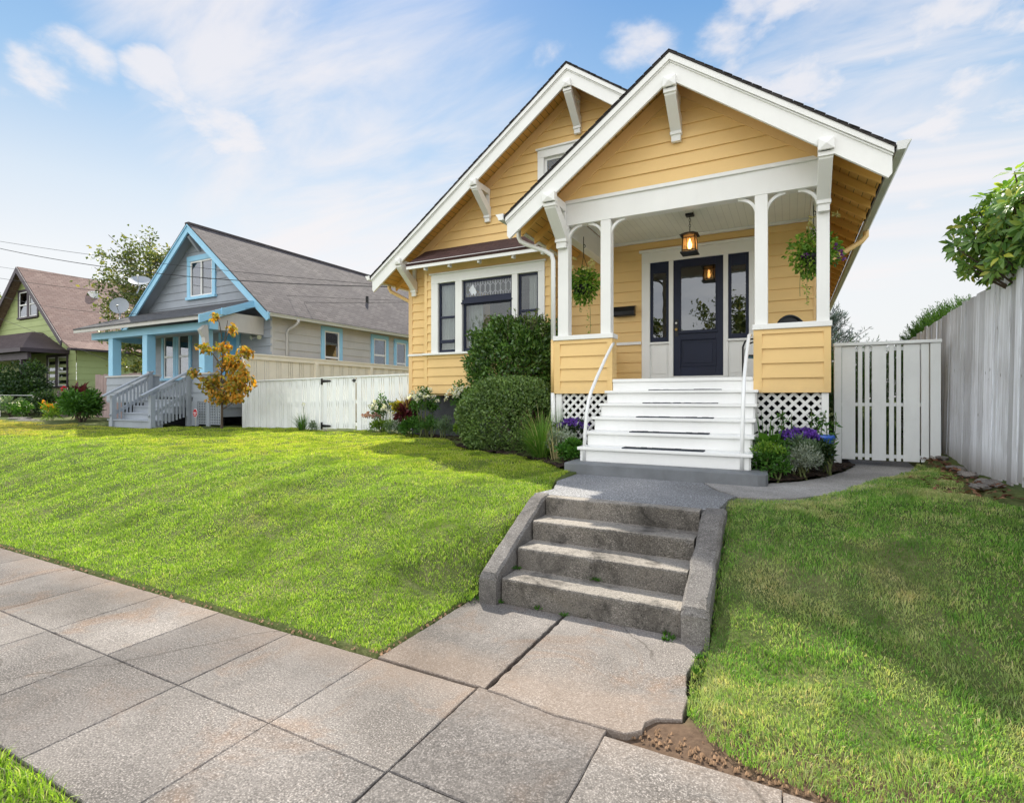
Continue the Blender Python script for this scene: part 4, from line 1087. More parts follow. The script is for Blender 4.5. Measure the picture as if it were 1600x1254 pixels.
# weathered board fence on the right
m, nt, out = nt_new('weathered_boards'); g_ = N(nt, 'ShaderNodeNewGeometry'); p = g_.outputs['Position']
n1 = noise(nt, scaled(nt, p, (9, 9, .55)), 3.0, 7, .68, .6); n2 = noise(nt, scaled(nt, p, (60, 60, 1.6)), 2.0, 4, .6); n3 = noise(nt, p, 1.3, 4)
cc = ramp(nt, n1, [(.24, (.26,.24,.235)), (.36, (.58,.58,.60)), (.55, (.80,.82,.86)), (.8, (.86,.88,.92))])
rnd = ramp(nt, g_.outputs['Random Per Island'], [(0, (.62,.61,.61)), (.5, (.95,.95,.96)), (1, (1.1,1.1,1.12))])
cc = mixc(nt, 1.0, cc, rnd, 'MULTIPLY')
cc = mixc(nt, ramp(nt, n2, [(.62,(0,0,0)),(.74,(.6,.6,.6))]), cc, (.20,.185,.175))
cc = mixc(nt, ramp(nt, n3, [(.55,(0,0,0)),(.8,(.35,.35,.35))]), cc, (.30,.27,.24))
vo = N(nt, 'ShaderNodeTexVoronoi'); vo.inputs['Scale'].default_value = 3.1; L(nt, scaled(nt, p, (2.4,2.4,1)), vo.inputs['Vector'])
cc = mixc(nt, ramp(nt, vo.outputs['Distance'], [(.045,(.85,)*3),(.075,(0,0,0))]), cc, (.08,.065,.05))
sz = N(nt, 'ShaderNodeSeparateXYZ'); L(nt, p, sz.inputs[0])
sp_ = N(nt, 'ShaderNodeMapRange'); L(nt, mth(nt, 'SUBTRACT', sz.outputs[2], mth(nt, 'MULTIPLY', n1, .55)), sp_.inputs[0]); sp_.inputs[1].default_value = .75; sp_.inputs[2].default_value = .52
cc = mixc(nt, mth(nt, 'MULTIPLY', sp_.outputs[0], .6), cc, (.20,.17,.14))
tp_ = N(nt, 'ShaderNodeMapRange'); L(nt, mth(nt, 'ADD', sz.outputs[2], mth(nt, 'MULTIPLY', n1, .9)), tp_.inputs[0]); tp_.inputs[1].default_value = 2.95; tp_.inputs[2].default_value = 3.35
cc = mixc(nt, mth(nt, 'MULTIPLY', tp_.outputs[0], .55), cc, (.22,.20,.185))
princ(nt, out, cc, .9, .15, 0, bump(nt, mth(nt,'ADD',n2,n1), .6, .006)); M_wood = m
wf = thing('weathered_fence', (1.78, 6.5, .75), 'leaning grey weathered board fence down the right side of the yard', 'fence')
b = MB(); y = 2.6; r = random.Random(11)
zbw = lambda y: np.interp(y, [2.6, 4.5, 5.97, 6.96, 8.43, 11.5], [.55, .78, .83, .785, .70, .70])
ztw = lambda y: np.interp(y, [2.6, 5.97, 7.06, 8.75, 10.85, 11.5], [2.80, 2.71, 2.655, 2.60, 2.52, 2.50])
while y < 11.3:
    wd_ = .138+r.gauss(0,.006); x0 = 1.735+r.gauss(0,.004); x1 = 1.775+r.gauss(0,.004); ln_ = r.gauss(.012,.008)*(1.4 if y > 7.5 else .5)
    za = float(zbw(y))-.03+r.gauss(0,.012); zt_ = float(ztw(y))+r.gauss(0,.008); t = .018; gp = .006+abs(r.gauss(0,.002)); tw = r.gauss(0,.004)
    b.raw([(x0,y,za),(x0+t,y,za),(x0+t+tw,y+wd_-gp,za),(x0+tw,y+wd_-gp,za),(x1,y+ln_,zt_),(x1+t,y+ln_,zt_),(x1+t+tw,y+wd_-gp+ln_,zt_),(x1+tw,y+wd_-gp+ln_,zt_)],
          [(0,1,2,3),(7,6,5,4),(4,5,1,0),(5,6,2,1),(6,7,3,2),(7,4,0,3)])
    y += wd_
b.build('boards', M_wood, wf)
rl = MB()
for f in (.2, .85): rl.bar((1.80, 2.6, .75+f*1.9), (1.80, 11.3, .68+f*1.8), .04, .09)
rl.build('rails', M_wood, wf)
for yp in (2.8, 5.2, 7.6, 10.0):
    p = MB(); p.box(1.825, 1.915, yp, yp+.09, .4, 2.45); p.build('post', M_wood, wf)
# stones along its foot
M_stone = concrete('edging_stone', (.11,.10,.09), (.20,.185,.17), .4, .1, sp=90)
def stone(x, y, z, s, label, seed):
    r = random.Random(seed); me = MB(); n = 10; vs = []
    rings = [(0,-.5),(.75,-.35),(1,-.05),(.85,.28),(.45,.42),(0,.45)]
    jit = [[1+r.gauss(0,.12) for _ in range(n)] for _ in rings]
    for (rad, h), j in zip(rings, jit):
        for k in range(n): a = 2*math.pi*k/n; vs.append((x+s[0]*rad*j[k]*math.cos(a), y+s[1]*rad*j[k]*math.sin(a), z+s[2]*(h+r.gauss(0,.05))))
    fs = [(i*n+k, i*n+(k+1) % n, (i+1)*n+(k+1) % n, (i+1)*n+k) for i in range(5) for k in range(n)]
    me.raw(vs, fs); o = me.build('stone', M_stone, None, smooth=False)
    tag(o, label, 'stone', 'loose stones along the foot of the weathered fence'); return o
for i, (x, y, s, lb) in enumerate([(1.62,8.05,(.07,.09,.06),'small grey stone by the foot of the white gate post'), (1.60,7.35,(.09,.13,.07),'flat grey stone under the middle of the weathered fence'),
      (1.56,6.75,(.08,.12,.07),'pale rounded stone among red leaves at the weathered fence'), (1.60,6.25,(.10,.15,.08),'broad grey stone where the fence meets the frame edge'), (1.47,6.02,(.08,.11,.055),'low stone sunk in the lawn in front of the broad stone')]):
    stone(x, y, float(lawn_h(x, y))+.02, s, lb, 30+i)
# ------------------------------------------------------------------ grey blue house next door
M_bg = paint('blue_grey_siding', (.32,.35,.39), .65, .10, 1.3, .2, .15, .15, (.14,.14,.15))
M_grey = paint('warm_grey_siding', (.50,.485,.455), .65, .08, 1.3, .2, .15, .15, (.18,.17,.16))
M_sky = paint('light_blue_trim', (.29,.56,.75), .5, .06, 2, .3)
M_bluedoor = paint('blue_door_paint', (.13,.40,.66), .45, .06, 2, .3)
M_broof = shingle('grey_shingles', 'y', (.125,.11,.112), (.19,.17,.17), (.10,.09,.098), 1.6, .14)
M_broofx = shingle('grey_porch_shingles', 'x', (.115,.115,.12), (.16,.16,.165), (.10,.10,.105), 3.0, .13)
M_win = glassmat('neighbour_glass', .12, (.25,.28,.32), .015)
M_winw = paint('white_window_frame', (.75,.75,.73), .4, .03, 3)
bh = thing('blue_grey_house', (-17.6, 11.1, .72), 'blue grey gabled house with light blue trim, porch posts and a grey wooden front stair', 'house')
BPX, BPZ, BSL, BRY, BWY = -17.74, 7.37, .815, 10.65, 11.1
BXL, BXR = -20.9, -14.15
w = MB(); kk = lambda z: (BPZ-.12-z)/BSL
siding(w, (0,BWY,1.6), (1,0,0), (0,-1,0), 1.6, BPZ-.14, .26, lambda z: max(BXL, BPX-kk(z)), lambda z: min(BXR, BPX+kk(z)), [(-18.25,-17.02,5.02,6.30), (-19.85,-18.3,2.2,3.88)])
siding(w, (BXL,BWY,.9), (0,1,0), (-1,0,0), .9, 4.4, .26, 0, 12)
w.build('wall', M_bg, bh)
w = MB(); siding(w, (BXR,BWY,1.0), (0,1,0), (1,0,0), 1.0, 4.28, .26, 0.02, 12, [(1.98,2.78,2.40,3.86), (4.38,5.24,2.78,3.86), (5.70,6.50,2.50,3.80)])
w.box(BXR-.06, BXR+.02, BWY-.02, BWY+.10, 1.0, 4.3)
w.build('wall', M_grey, bh)
fo = MB(); fo.box(BXL+.02, BXR-.02, BWY+.03, 23, .5, 1.0); fo.build('foundation', M_found, bh)
zE = BPZ-BSL*3.94
rf = MB()
for s in (-1, 1): rf.ext([(BPX, BPZ), (BPX+s*3.98, zE-.03), (BPX+s*3.98, zE-.07), (BPX, BPZ-.04)][::s], 'y', BRY-.03, 23.4)
rf.box(BPX-.10, BPX+.10, BRY-.03, 23.4, BPZ-.055, BPZ+.012)
rf.build('roof', M_broof, bh)
rf = MB()
for s in (-1, 1): rf.ext([(BPX, BPZ-.045), (BPX+s*3.9, zE-.07), (BPX+s*3.9, zE-.12), (BPX, BPZ-.095)][::s], 'y', BRY+.05, 23.3)
rf.build('soffit', M_bg, bh)
tr = MB()
for s in (-1, 1):
    tr.ext([(BPX, BPZ-.03), (BPX+s*3.99, zE-.06), (BPX+s*3.99, zE-.25), (BPX+s*3.9, zE-.30), (BPX, BPZ-.31)][::s], 'y', BRY, BRY+.05)
    tr.ext([(BPX, BPZ-.02), (BPX+s*4.0, zE-.05), (BPX+s*4.0, zE-.12), (BPX, BPZ-.09)][::s], 'y', BRY-.03, BRY-.002)
tr.build('rake_board', M_sky, bh)
g = MB(); gutter(g, -13.83, 1, BRY+.05, 23.2, zE-.06); g.build('gutter', M_gutter, bh)
d = MB(); d.tube([(-13.76,11.75,zE-.14),(-13.76,11.75,zE-.22),(-13.84,11.72,zE-.32),(-14.06,11.62,zE-.46),(-14.09,11.60,zE-.56),(-14.09,11.60,1.0)], .045, 8); d.build('downspout', M_grey, bh, smooth=True)
b = MB(); b.bar((BPX,BRY+.06,6.95),(BPX,BWY-.03,6.55),.1,.12); b.build('bracket', M_bg, bh)
def nwin(parent, a0, a1, z0, z1, plane, pos, fm, sm, rail=None, vert=None, cas=.13):
    """window in a wall facing -y (plane 'y') or +x (plane 'x')"""
    s = -1 if plane == 'y' else 1
    def bx(mb, u0, u1, q0, q1, za, zb):
        if plane == 'y': mb.box(u0, u1, pos-q1, pos-q0, za, zb)
        else: mb.box(pos+q0, pos+q1, u0, u1, za, zb)
    c = MB(); bx(c, a0, a0+cas, -.03, .045, z0, z1); bx(c, a1-cas, a1, -.03, .045, z0, z1); bx(c, a0, a1, -.03, .05, z1, z1+cas*1.1); bx(c, a0-.04, a1+.04, -.03, .08, z0-.09, z0)
    o = c.build('window', fm, parent)
    h = MB(); i0, i1 = a0+cas, a1-cas; t = .055
    bx(h, i0, i0+t, -.03, .02, z0, z1); bx(h, i1-t, i1, -.03, .02, z0, z1); bx(h, i0+t, i1-t, -.03, .02, z0, z0+t); bx(h, i0+t, i1-t, -.03, .02, z1-t, z1)
    if rail: bx(h, i0+t, i1-t, -.03, .03, rail-t*.6, rail+t*.6)
    if vert: bx(h, vert-t*.5, vert+t*.5, -.03, .025, z0+t, z1-t)
    h.build('sash', sm, o)
    g = MB(); bx(g, i0+t*.5, i1-t*.5, -.012, -.006, z0+t*.5, z1-t*.5); g.build('pane', M_win, o)
    return o
nwin(bh, -18.42, -16.88, 5.0, 6.22, 'y', BWY-.02, M_sky, M_winw, None, -17.65, .16)
nwin(bh, -19.95, -19.10, 2.25, 3.86, 'y', BWY-.02, M_sky, M_winw, 3.0)
nwin(bh, -19.08, -18.20, 2.25, 3.86, 'y', BWY-.02, M_sky, M_winw, 3.0)
nwin(bh, 13.0, 13.95, 2.45, 3.86, 'x', BXR+.02, M_sky, M_winw, 2.95)
nwin(bh, 15.42, 16.4, 2.80, 3.84, 'x', BXR+.02, M_sky, M_winw, 3.2)
nwin(bh, 16.75, 17.62, 2.50, 3.80, 'x', BXR+.02, M_sky, M_winw, 2.95)
dr = MB(); dr.box(-16.52, -15.78, BWY-.05, BWY-.021, 1.68, 3.72); dr.box(-16.40, -15.90, BWY-.058, BWY-.051, 2.9, 3.55); do = dr.build('door', M_bluedoor, bh)
dr = MB(); dr.box(-16.68, -16.53, BWY-.07, BWY-.02, 1.68, 3.86); dr.box(-15.77, -15.62, BWY-.07, BWY-.02, 1.68, 3.86); dr.box(-16.53, -15.77, BWY-.07, BWY-.02, 3.73, 3.86); dr.build('door_casing', M_sky, bh)
h = MB(); h.tube([(-16.45,BWY-.06,2.62),(-16.45,BWY-.12,2.62)], .035, 8); h.build('handle', M_brass, do)
# porch
prf = MB(); x0, x1 = -21.35, -14.45
prf.ext([(8.98, 3.86), (10.95, 4.62), (10.95, 4.58), (8.98, 3.82)], 'x', x0, x1); prf.build('porch_roof', M_broofx, bh)
pt = MB(); pt.box(x0, x1, 9.0, 9.03, 3.72, 3.825); pt.build('porch_eave', M_grey, bh)
pt = MB(); pt.ext([(8.97, 3.85), (10.66, 4.50), (10.66, 4.30), (8.97, 3.62)], 'x', x1, x1+.05); pt.box(-20.9, -14.47, 9.32, 9.56, 3.50, 3.72); pt.box(-20.9, -20.75, 9.561, BWY-.03, 3.50, 3.72)
pt.box(x1+.051, x1+.10, 9.60, 9.72, 3.93, 4.12)
pt.build('porch_beam', M_sky, bh)
pt = MB(); pt.box(-14.72, -14.50, 9.561, BWY-.03, 3.50, 4.05); pt.box(-20.7, -14.73, 9.57, BWY-.03, 3.69, 3.715); pt.build('porch_ceiling', M_grey, bh)
bk = MB(); bk.ext([(9.22, 3.60), (9.30, 3.60), (9.33, 3.05), (9.30, 2.98), (9.22, 3.05), (9.20, 3.25), (9.08, 3.45)], 'x', -14.68, -14.52); bk.build('bracket', M_grey, bh)
for x in (-19.88, -17.9, -15.02):
    p = MB(); p.box(x, x+.26, 9.34, 9.60, 2.27, 3.498); p.build('porch_post', M_sky, bh, bev=.01)
pr = MB()
siding(pr, (-15.28,9.34,.95), (1,0,0), (0,-1,0), 1.45, 2.22, .26, 0, .80); pr.box(-15.30, -14.48, 9.345, 9.58, 1.4, 2.22); pr.build('parapet', M_bg, bh); pr = MB()
siding(pr, (-19.95,9.34,.95), (1,0,0), (0,-1,0), 1.45, 2.22, .26, 0, 2.55); pr.box(-19.97, -17.40, 9.345, 9.58, 1.4, 2.22); pr.build('parapet', M_bg, bh); pr = MB()
pr.box(-14.62, -14.48, 9.581, BWY-.03, 1.0, 2.22); siding(pr, (-14.48, 9.58, 1.0), (0,1,0), (1,0,0), 1.0, 2.22, .26, 0, 1.5)
pr.box(-15.30, -15.02, 9.30, 9.344, .75, 1.45); pr.box(-14.62, -14.48, 9.30, 9.344, .75, 1.45)
pr.build('parapet', M_bg, bh)
c = MB(); c.box(-15.34, -14.44, 9.29, 9.62, 2.222, 2.268); c.build('parapet_cap', M_grey, bh); c = MB(); c.box(-20.0, -17.36, 9.29, 9.62, 2.222, 2.268); c.build('parapet_cap', M_grey, bh)
f = MB(); f.box(-19.95, -14.5, 9.59, BWY-.03, 1.58, 1.66); f.build('porch_floor', M_bg, bh)
la = MB(); xx = -15.3
while xx < -13.9:
    la.box(xx, xx+.035, 9.312, 9.322, .80, 1.44); xx += .075
zz = .80
while zz < 1.44: la.box(-15.3, -13.95, 9.325, 9.333, zz, zz+.035); zz += .075
la.build('lattice', M_bg, bh)
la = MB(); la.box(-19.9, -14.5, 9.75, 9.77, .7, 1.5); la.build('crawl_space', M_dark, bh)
# stair
for k in range(4):
    t = MB(); z1 = .90+.19*k; y0 = 8.28+.27*k; xw = .28 if k == 0 else 0
    t.box(-17.32-xw, -15.42, y0, y0+.30, z1-.19, z1); t.box(-17.34-xw, -15.40, y0-.03, y0+.302, z1+.001, z1+.035); t.build('stair', M_bg, bh)
for xr_, nm in ((-17.36, 0), (-15.40, 1)):
    q = MB()
    q.box(xr_-.06, xr_+.06, 8.22, 8.34, .74, 1.62); q.box(xr_-.06, xr_+.06, 9.22, 9.33, .74, 2.36)
    q.bar((xr_, 8.02, 1.60), (xr_, 9.36, 2.36), .14, .045); q.bar((xr_, 8.2, 1.03), (xr_, 9.3, 1.72), .05, .09); q.bar((xr_, 8.34, 1.60), (xr_, 9.22, 2.12), .04, .08)
    for k in range(9):
        yy = 8.40+.098*k; q.box(xr_+.03, xr_+.05, yy, yy+.05, (.78 if nm else .82)+.03*k, 1.62+.57*(yy-8.4)+.10)
    q.build('stair_railing', M_bg, bh)
# roof vent, lamp
v = MB(); v.lathe((-15.4, 16.6, 5.35), [(.06,0),(.06,.38),(.001,.385)], 10); v.build('vent_pipe', M_black, bh)
l_ = MB()
for q in (-.12, .12): l_.tube([(-14.6+q, 10.95, 3.45),(-14.55+q*1.6, 10.80, 3.40)], [.03,.07], 8)
l_.build('flood_lamp', M_steel, bh)
# satellite dishes on the porch roof edge
def dish(loc, rad, facing, label):
    o = thing('satellite_dish', loc, label, 'satellite dish', None)
    f = Vector(facing).normalized(); rt = f.cross(Vector((0,0,1))).normalized(); up = rt.cross(f)
    C = Vector(loc); mb = MB(); n = 20; vs = []; rings = 5
    for i in range(rings+1):
        q = rad*i/rings
        for k in range(n): a = 2*math.pi*k/n; vs.append(C + rt*(q*math.cos(a)) + up*(q*1.08*math.sin(a)) + f*(.22*q*q/rad))
    fs = [(i*n+k, i*n+(k+1) % n, (i+1)*n+(k+1) % n, (i+1)*n+k) for i in range(rings) for k in range(n)]
    mb.raw(vs, fs); mb.build('reflector', M_dish, o, smooth=True)
    a = MB(); base = C - up*rad*.9; a.tube([base - f*.03, C + f*rad*1.0 - up*rad*.55], .012, 6); a.tube([C + f*rad*1.0 - up*rad*.5, C + f*rad*.85 - up*rad*.35], .035, 8); a.build('feed_arm', M_steel, o)
    a = MB(); a.tube([C - f*.02, C - f*.12 - up*.1, C - f*.12 - up*(rad+.35)], .022, 6); a.build('mast', M_steel, o)
M_dish = paint('dish_grey', (.30,.325,.35), .5, .06, 5, .3)
dish((-20.95, 10.2, 4.78), .29, (.72,-.62,.35), 'round grey satellite dish facing the street above the neighbour porch roof')
dish((-20.75, 10.75, 5.72), .34, (.45,-.35,.80), 'larger grey satellite dish tipped skyward beside the blue rake board')

# ------------------------------------------------------------------ green house
M_green = paint('green_siding', (.36,.42,.19), .65, .08, 1.0, .2, .15, .12, (.16,.18,.06))
M_purple = paint('plum_trim', (.060,.045,.055), .55, .1, 2, .3)
M_groof = shingle('red_brown_shingles', 'y', (.27,.18,.155), (.36,.26,.225), (.22,.155,.14), 1.55, .17)
M_groofp = shingle('dark_porch_shingles', 'x', (.10,.075,.075), (.135,.105,.105), (.08,.06,.062), 2.2, .15)
M_brick = paint('chimney_brick', (.26,.17,.12), .85, .25, 14, .1, .6)
gh = thing('green_house', (-38.4, 14, .72), 'lime green gabled house with red brown roof and plum trim at the far left', 'house')
GPX, GPZ, GY0, GSL = -38.4, 8.92, 14.0, .86
w = MB(); kk = lambda z: (GPZ-.15-z)/GSL
siding(w, (0,GY0,.8), (1,0,0), (0,-1,0), .8, GPZ-.18, .34, lambda z: max(-43.7, GPX-kk(z)), lambda z: min(-32.9, GPX+kk(z)), [(-39.3,-37.1,6.0,7.55)], .02)
siding(w, (-32.9,GY0,.8), (0,1,0), (1,0,0), .8, 4.02, .34, 0, 12, (), .02)
w.build('wall', M_green, gh)
zG = GPZ-GSL*5.6
rf = MB()
for s in (-1, 1): rf.ext([(GPX, GPZ), (GPX+s*5.1, GPZ-GSL*5.1), (GPX+s*5.95, GPZ-GSL*5.1-.42), (GPX+s*5.95, GPZ-GSL*5.1-.50), (GPX+s*5.1, GPZ-GSL*5.1-.09), (GPX, GPZ-.09)][::s], 'y', GY0-.45, 26)
rf.build('roof', M_groof, gh)
tr = MB()
for s in (-1, 1):
    tr.ext([(GPX, GPZ-.02), (GPX+s*5.1, GPZ-GSL*5.1-.02), (GPX+s*5.1, GPZ-GSL*5.1-.30), (GPX, GPZ-.36)][::s], 'y', GY0-.52, GY0-.46)
tr.box(-32.7, -32.3, GY0-.5, 26, 4.0, 4.10)
tr.build('rake_board', M_purple, gh)
nwin(gh, -39.45, -38.2, 6.15, 7.6, 'y', GY0-.02, M_purple, M_winw, 6.85, None, .12); nwin(gh, -38.2, -37.0, 6.15, 7.6, 'y', GY0-.02, M_purple, M_winw, 6.85, None, .12)
nwin(gh, -36.0, -34.9, 2.2, 3.75, 'y', GY0-.02, M_purple, M_winw, None, None, .12); nwin(gh, -34.9, -33.7, 2.2, 3.75, 'y', GY0-.02, M_purple, M_winw, 2.95, None, .12)
cm_ = MB(); cm_.box(-39.0, -37.9, 22.0, 22.8, 7.6, 9.75); cm_.box(-39.05, -37.85, 21.95, 22.85, 9.75, 9.9); cm_.build('chimney', M_brick, gh)
v = MB(); v.lathe((-37.0, 16.6, GPZ-GSL*1.4+.0), [(.28,-.2),(.28,.14),(.22,.2),(.001,.22)], 12); v.build('roof_vent', M_gutter, gh)
d = MB(); d.tube([(-32.5,15.6,4.0),(-32.5,15.6,3.85),(-32.8,15.6,3.6),(-32.83,15.6,1.0)], .06, 8); d.build('downspout', M_green, gh, smooth=True)
pf = MB()   # hipped porch roof
X0, X1, Y0, Y1 = -46, -33.6, 12.0, GY0
pf.raw([(X0,Y0,4.02),(X1,Y0,4.02),(X1-.1,Y1-.02,4.02),(X0,Y1-.02,4.02),(X0,Y1-.5,5.15),(X1-2.9,Y1-.5,5.15),(X1-2.9,Y1-.02,5.15),(X0,Y1-.02,5.15)], [(3,2,1,0),(0,1,5,4),(1,2,6,5),(4,5,6,7)])
pf.build('porch_roof', M_groofp, gh)
pf = MB(); pf.box(X0, X1+.02, Y0-.04, Y0, 3.86, 4.06); pf.box(X1+.001, X1+.05, Y0, Y1-.03, 3.86, 4.06); pf.box(X0, X1-.15, Y0+.3, Y0+.45, 3.5, 3.85); pf.build('porch_eave', M_purple, gh)
for x in (-34.6, -38.0):
    p = MB(); p.box(x, x+.2, Y0+.28, Y0+.48, .8, 3.498); p.build('porch_post', M_purple, gh)
# weathered fence pieces between the neighbours
M_cedar = paint('pinkish_cedar', (.33,.25,.24), .85, .2, 2, .1, .5, .3, (.18,.14,.12))
fe = thing('cedar_fence', (-24, 11.2, .7), 'pinkish cedar fence panel between the green and blue grey houses', 'fence')
b = MB(); r = random.Random(4)
for i in range(16): b.box(-26.6+.22*i, -26.6+.22*i+.21, 12.0+r.random()*.01, 12.025, .7, 2.55+r.gauss(0,.015))
b.build('boards', M_cedar, fe); b = MB(); b.box(-26.6, -23.1, 12.03, 12.08, 1.1, 1.2); b.box(-26.6, -23.1, 12.03, 12.08, 2.2, 2.3); b.build('rails', M_cedar, fe)
fe = thing('cedar_fence', (-28.3, 11.6, .7), 'low dark brown fence panel beside the pinkish cedar panel', 'fence')
b = MB()
for i in range(9): b.box(-29.2+.2*i, -29.2+.2*i+.19, 11.7, 11.72+r.random()*.01, .7, 1.85+r.gauss(0,.03))
b.build('boards', paint('old_brown_boards', (.12,.095,.095), .9, .25, 3, .1, .5), fe); b = MB(); b.box(-29.2, -27.4, 11.74, 11.78, 1.5, 1.58); b.build('rails', M_cedar, fe)
wr = thing('wire_fence', (-33, 10.5, .7), 'thin galvanised wire fence in front of the green house bushes', 'fence')
b = MB(); b.tube([(-40, 11.1, 1.72), (-29.4, 10.9, 1.66)], .016, 6); b.build('rail', M_steel, wr)
for x in (-37.0, -33.0):
    p = MB(); p.tube([(x, 11.02, .6), (x, 11.02, 1.68)], .016, 6); p.build('post', M_steel, wr)

# shed roof seen past the right gate
sh = thing('garden_shed', (2.95, 15.5, .7), 'dark roofed shed with two short vent pipes beyond the white gate', 'shed')
b = MB(); b.box(2.5, 5.0, 14.6, 17.0, .6, 2.4); b.build('wall', paint('shed_wall', (.17,.12,.10), .8, .15, 3, .1), sh)
b = MB(); b.ext([(2.2, 2.70), (3.6, 3.45), (5.2, 2.70), (5.2, 2.60), (3.6, 3.35), (2.2, 2.60)], 'y', 14.3, 17.2); b.build('roof', shingle('shed_shingles', 'y', (.06,.05,.05), (.08,.07,.07), (.05,.045,.045)), sh)
for x, y in ((2.55, 15.2), (2.95, 15.2)):
    p = MB(); p.tube([(x, y, 2.7), (x, y, 3.14)], .045, 8); p.build('vent_pipe', M_found, sh)

# security sign
sg = thing('security_sign', (-17.2, 9.6, .72), 'small red octagonal sign on a stake before the grey lattice', 'sign')
b = MB(); oc = [(-17.20+.185*math.cos(R(22.5+45*i)), 1.42+.22*math.sin(R(22.5+45*i))) for i in range(8)]
M_red = paint('sign_red', (.42,.02,.03), .4, .05, 5); M_signw = paint('sign_white', (.8,.8,.8), .4, .03, 5)
M_wht = M_signw
b.ext([(x, z) for x, z in oc], 'y', 8.05, 8.062)
b.build('panel', M_signw, sg)
b = MB(); b.ext([(-17.20+.165*math.cos(R(22.5+45*i)), 1.42+.20*math.sin(R(22.5+45*i))) for i in range(8)], 'y', 8.04, 8.049); b.build('red_field', M_red, sg)
b = MB()
for (x, w_) in ((-17.31,.05),(-17.24,.06),(-17.16,.05),(-17.10,.03)): b.box(x, x+w_*.8, 8.034, 8.039, 1.41, 1.46)
b.box(-17.29, -17.11, 8.034, 8.039, 1.345, 1.365); b.box(-17.27, -17.13, 8.034, 8.039, 1.30, 1.315)
b.build('lettering', M_signw, sg)
b = MB(); b.tube([(-17.2,8.07,.70),(-17.2,8.07,1.55)], .014, 6); b.build('stake', M_steel, sg)
sg.location = (-6.62, 4.62, .08); sg.scale = (.58, .58, .58)
for ch_ in sg.children: ch_.location = (-1.0, 0, 0)
sg.location = (-14.8-(-1.0+0)*.58, 9.1+(9.6-8.05)*.58, .72)
# ------------------------------------------------------------------ plants
G = 1.0
M_hedge = leafmat('hedge_leaf', (.032,.088,.02), (.14,.27,.055), .22, .26, .55, (.18,.27,.07), 3)
M_hedgetop = leafmat('hedge_new_leaf', (.08,.16,.03), (.20,.28,.08), .3, .32, .5, (.30,.34,.16), 4)
M_box = leafmat('boxwood_leaf', (.05,.10,.03), (.20,.32,.085), .22, .36, .5, (.24,.33,.10), 2.5)
M_green1 = leafmat('mid_green_leaf', (.03,.10,.015), (.10,.24,.035), .32, .45, .3)
M_green2 = leafmat('lime_leaf', (.10,.22,.02), (.24,.38,.05), .35, .45, .3)
M_silver = leafmat('silver_leaf', (.22,.27,.22), (.42,.47,.40), .2, .7, .2)
M_sage = leafmat('sage_leaf', (.10,.17,.10), (.20,.28,.17), .25, .6, .2)
M_burg = leafmat('burgundy_leaf', (.035,.008,.012), (.13,.022,.03), .2, .4, .4, (.09,.05,.02))
M_dkgreen = leafmat('dark_leaf', (.014,.04,.012), (.05,.10,.025), .2, .42, .35)
M_bronze = leafmat('bronze_blade', (.18,.13,.05), (.40,.32,.14), .25, .5, .3)
M_stem = paint('plant_stem', (.12,.14,.05), .7, .2, 8, .2)
M_bark = paint('bark', (.11,.085,.065), .9, .3, 5, .1, 1.0)
M_orange = leafmat('autumn_leaf', (.36,.19,.025), (.60,.28,.035), .4, .5, .25, (.52,.42,.08), 2)
M_olive = leafmat('turning_leaf', (.15,.16,.025), (.40,.32,.05), .38, .5, .25)
M_rhodo = leafmat('rhododendron_leaf', (.07,.17,.04), (.21,.35,.08), .42, .3, .5, (.52,.52,.08), 1.2)
M_tree = leafmat('tree_leaf', (.085,.125,.045), (.20,.25,.10), .35, .45, .3, (.34,.30,.07), .8)
M_conif = leafmat('conifer_spray', (.03,.085,.018), (.09,.19,.035), .25, .5, .2, None, 1)
M_spruce = leafmat('blue_spruce_spray', (.06,.095,.095), (.14,.19,.19), .15, .6, .2)
M_blade = leafmat('ornamental_blade', (.06,.17,.02), (.19,.38,.06), .35, .5, .3, (.34,.42,.14))
M_plume = leafmat('grass_plume', (.40,.36,.20), (.58,.52,.32), .4, .8, .1)
M_petw = leafmat('white_petal', (.80,.80,.78), (.9,.9,.88), .3, .6, .2)
M_petp = leafmat('purple_petal', (.10,.035,.36), (.23,.09,.62), .3, .5, .3)
M_petv = leafmat('violet_petal', (.14,.05,.22), (.30,.10,.40), .3, .5, .3)
M_pety = leafmat('cream_petal', (.65,.58,.25), (.75,.70,.38), .35, .5, .3)
M_pink = leafmat('dusty_pink_bloom', (.30,.16,.17), (.48,.30,.28), .3, .7, .2)
M_petr = leafmat('red_petal', (.42,.01,.03), (.60,.03,.04), .3, .5, .3)
M_peto = leafmat('orange_petal', (.60,.20,.02), (.75,.36,.03), .3, .5, .3)

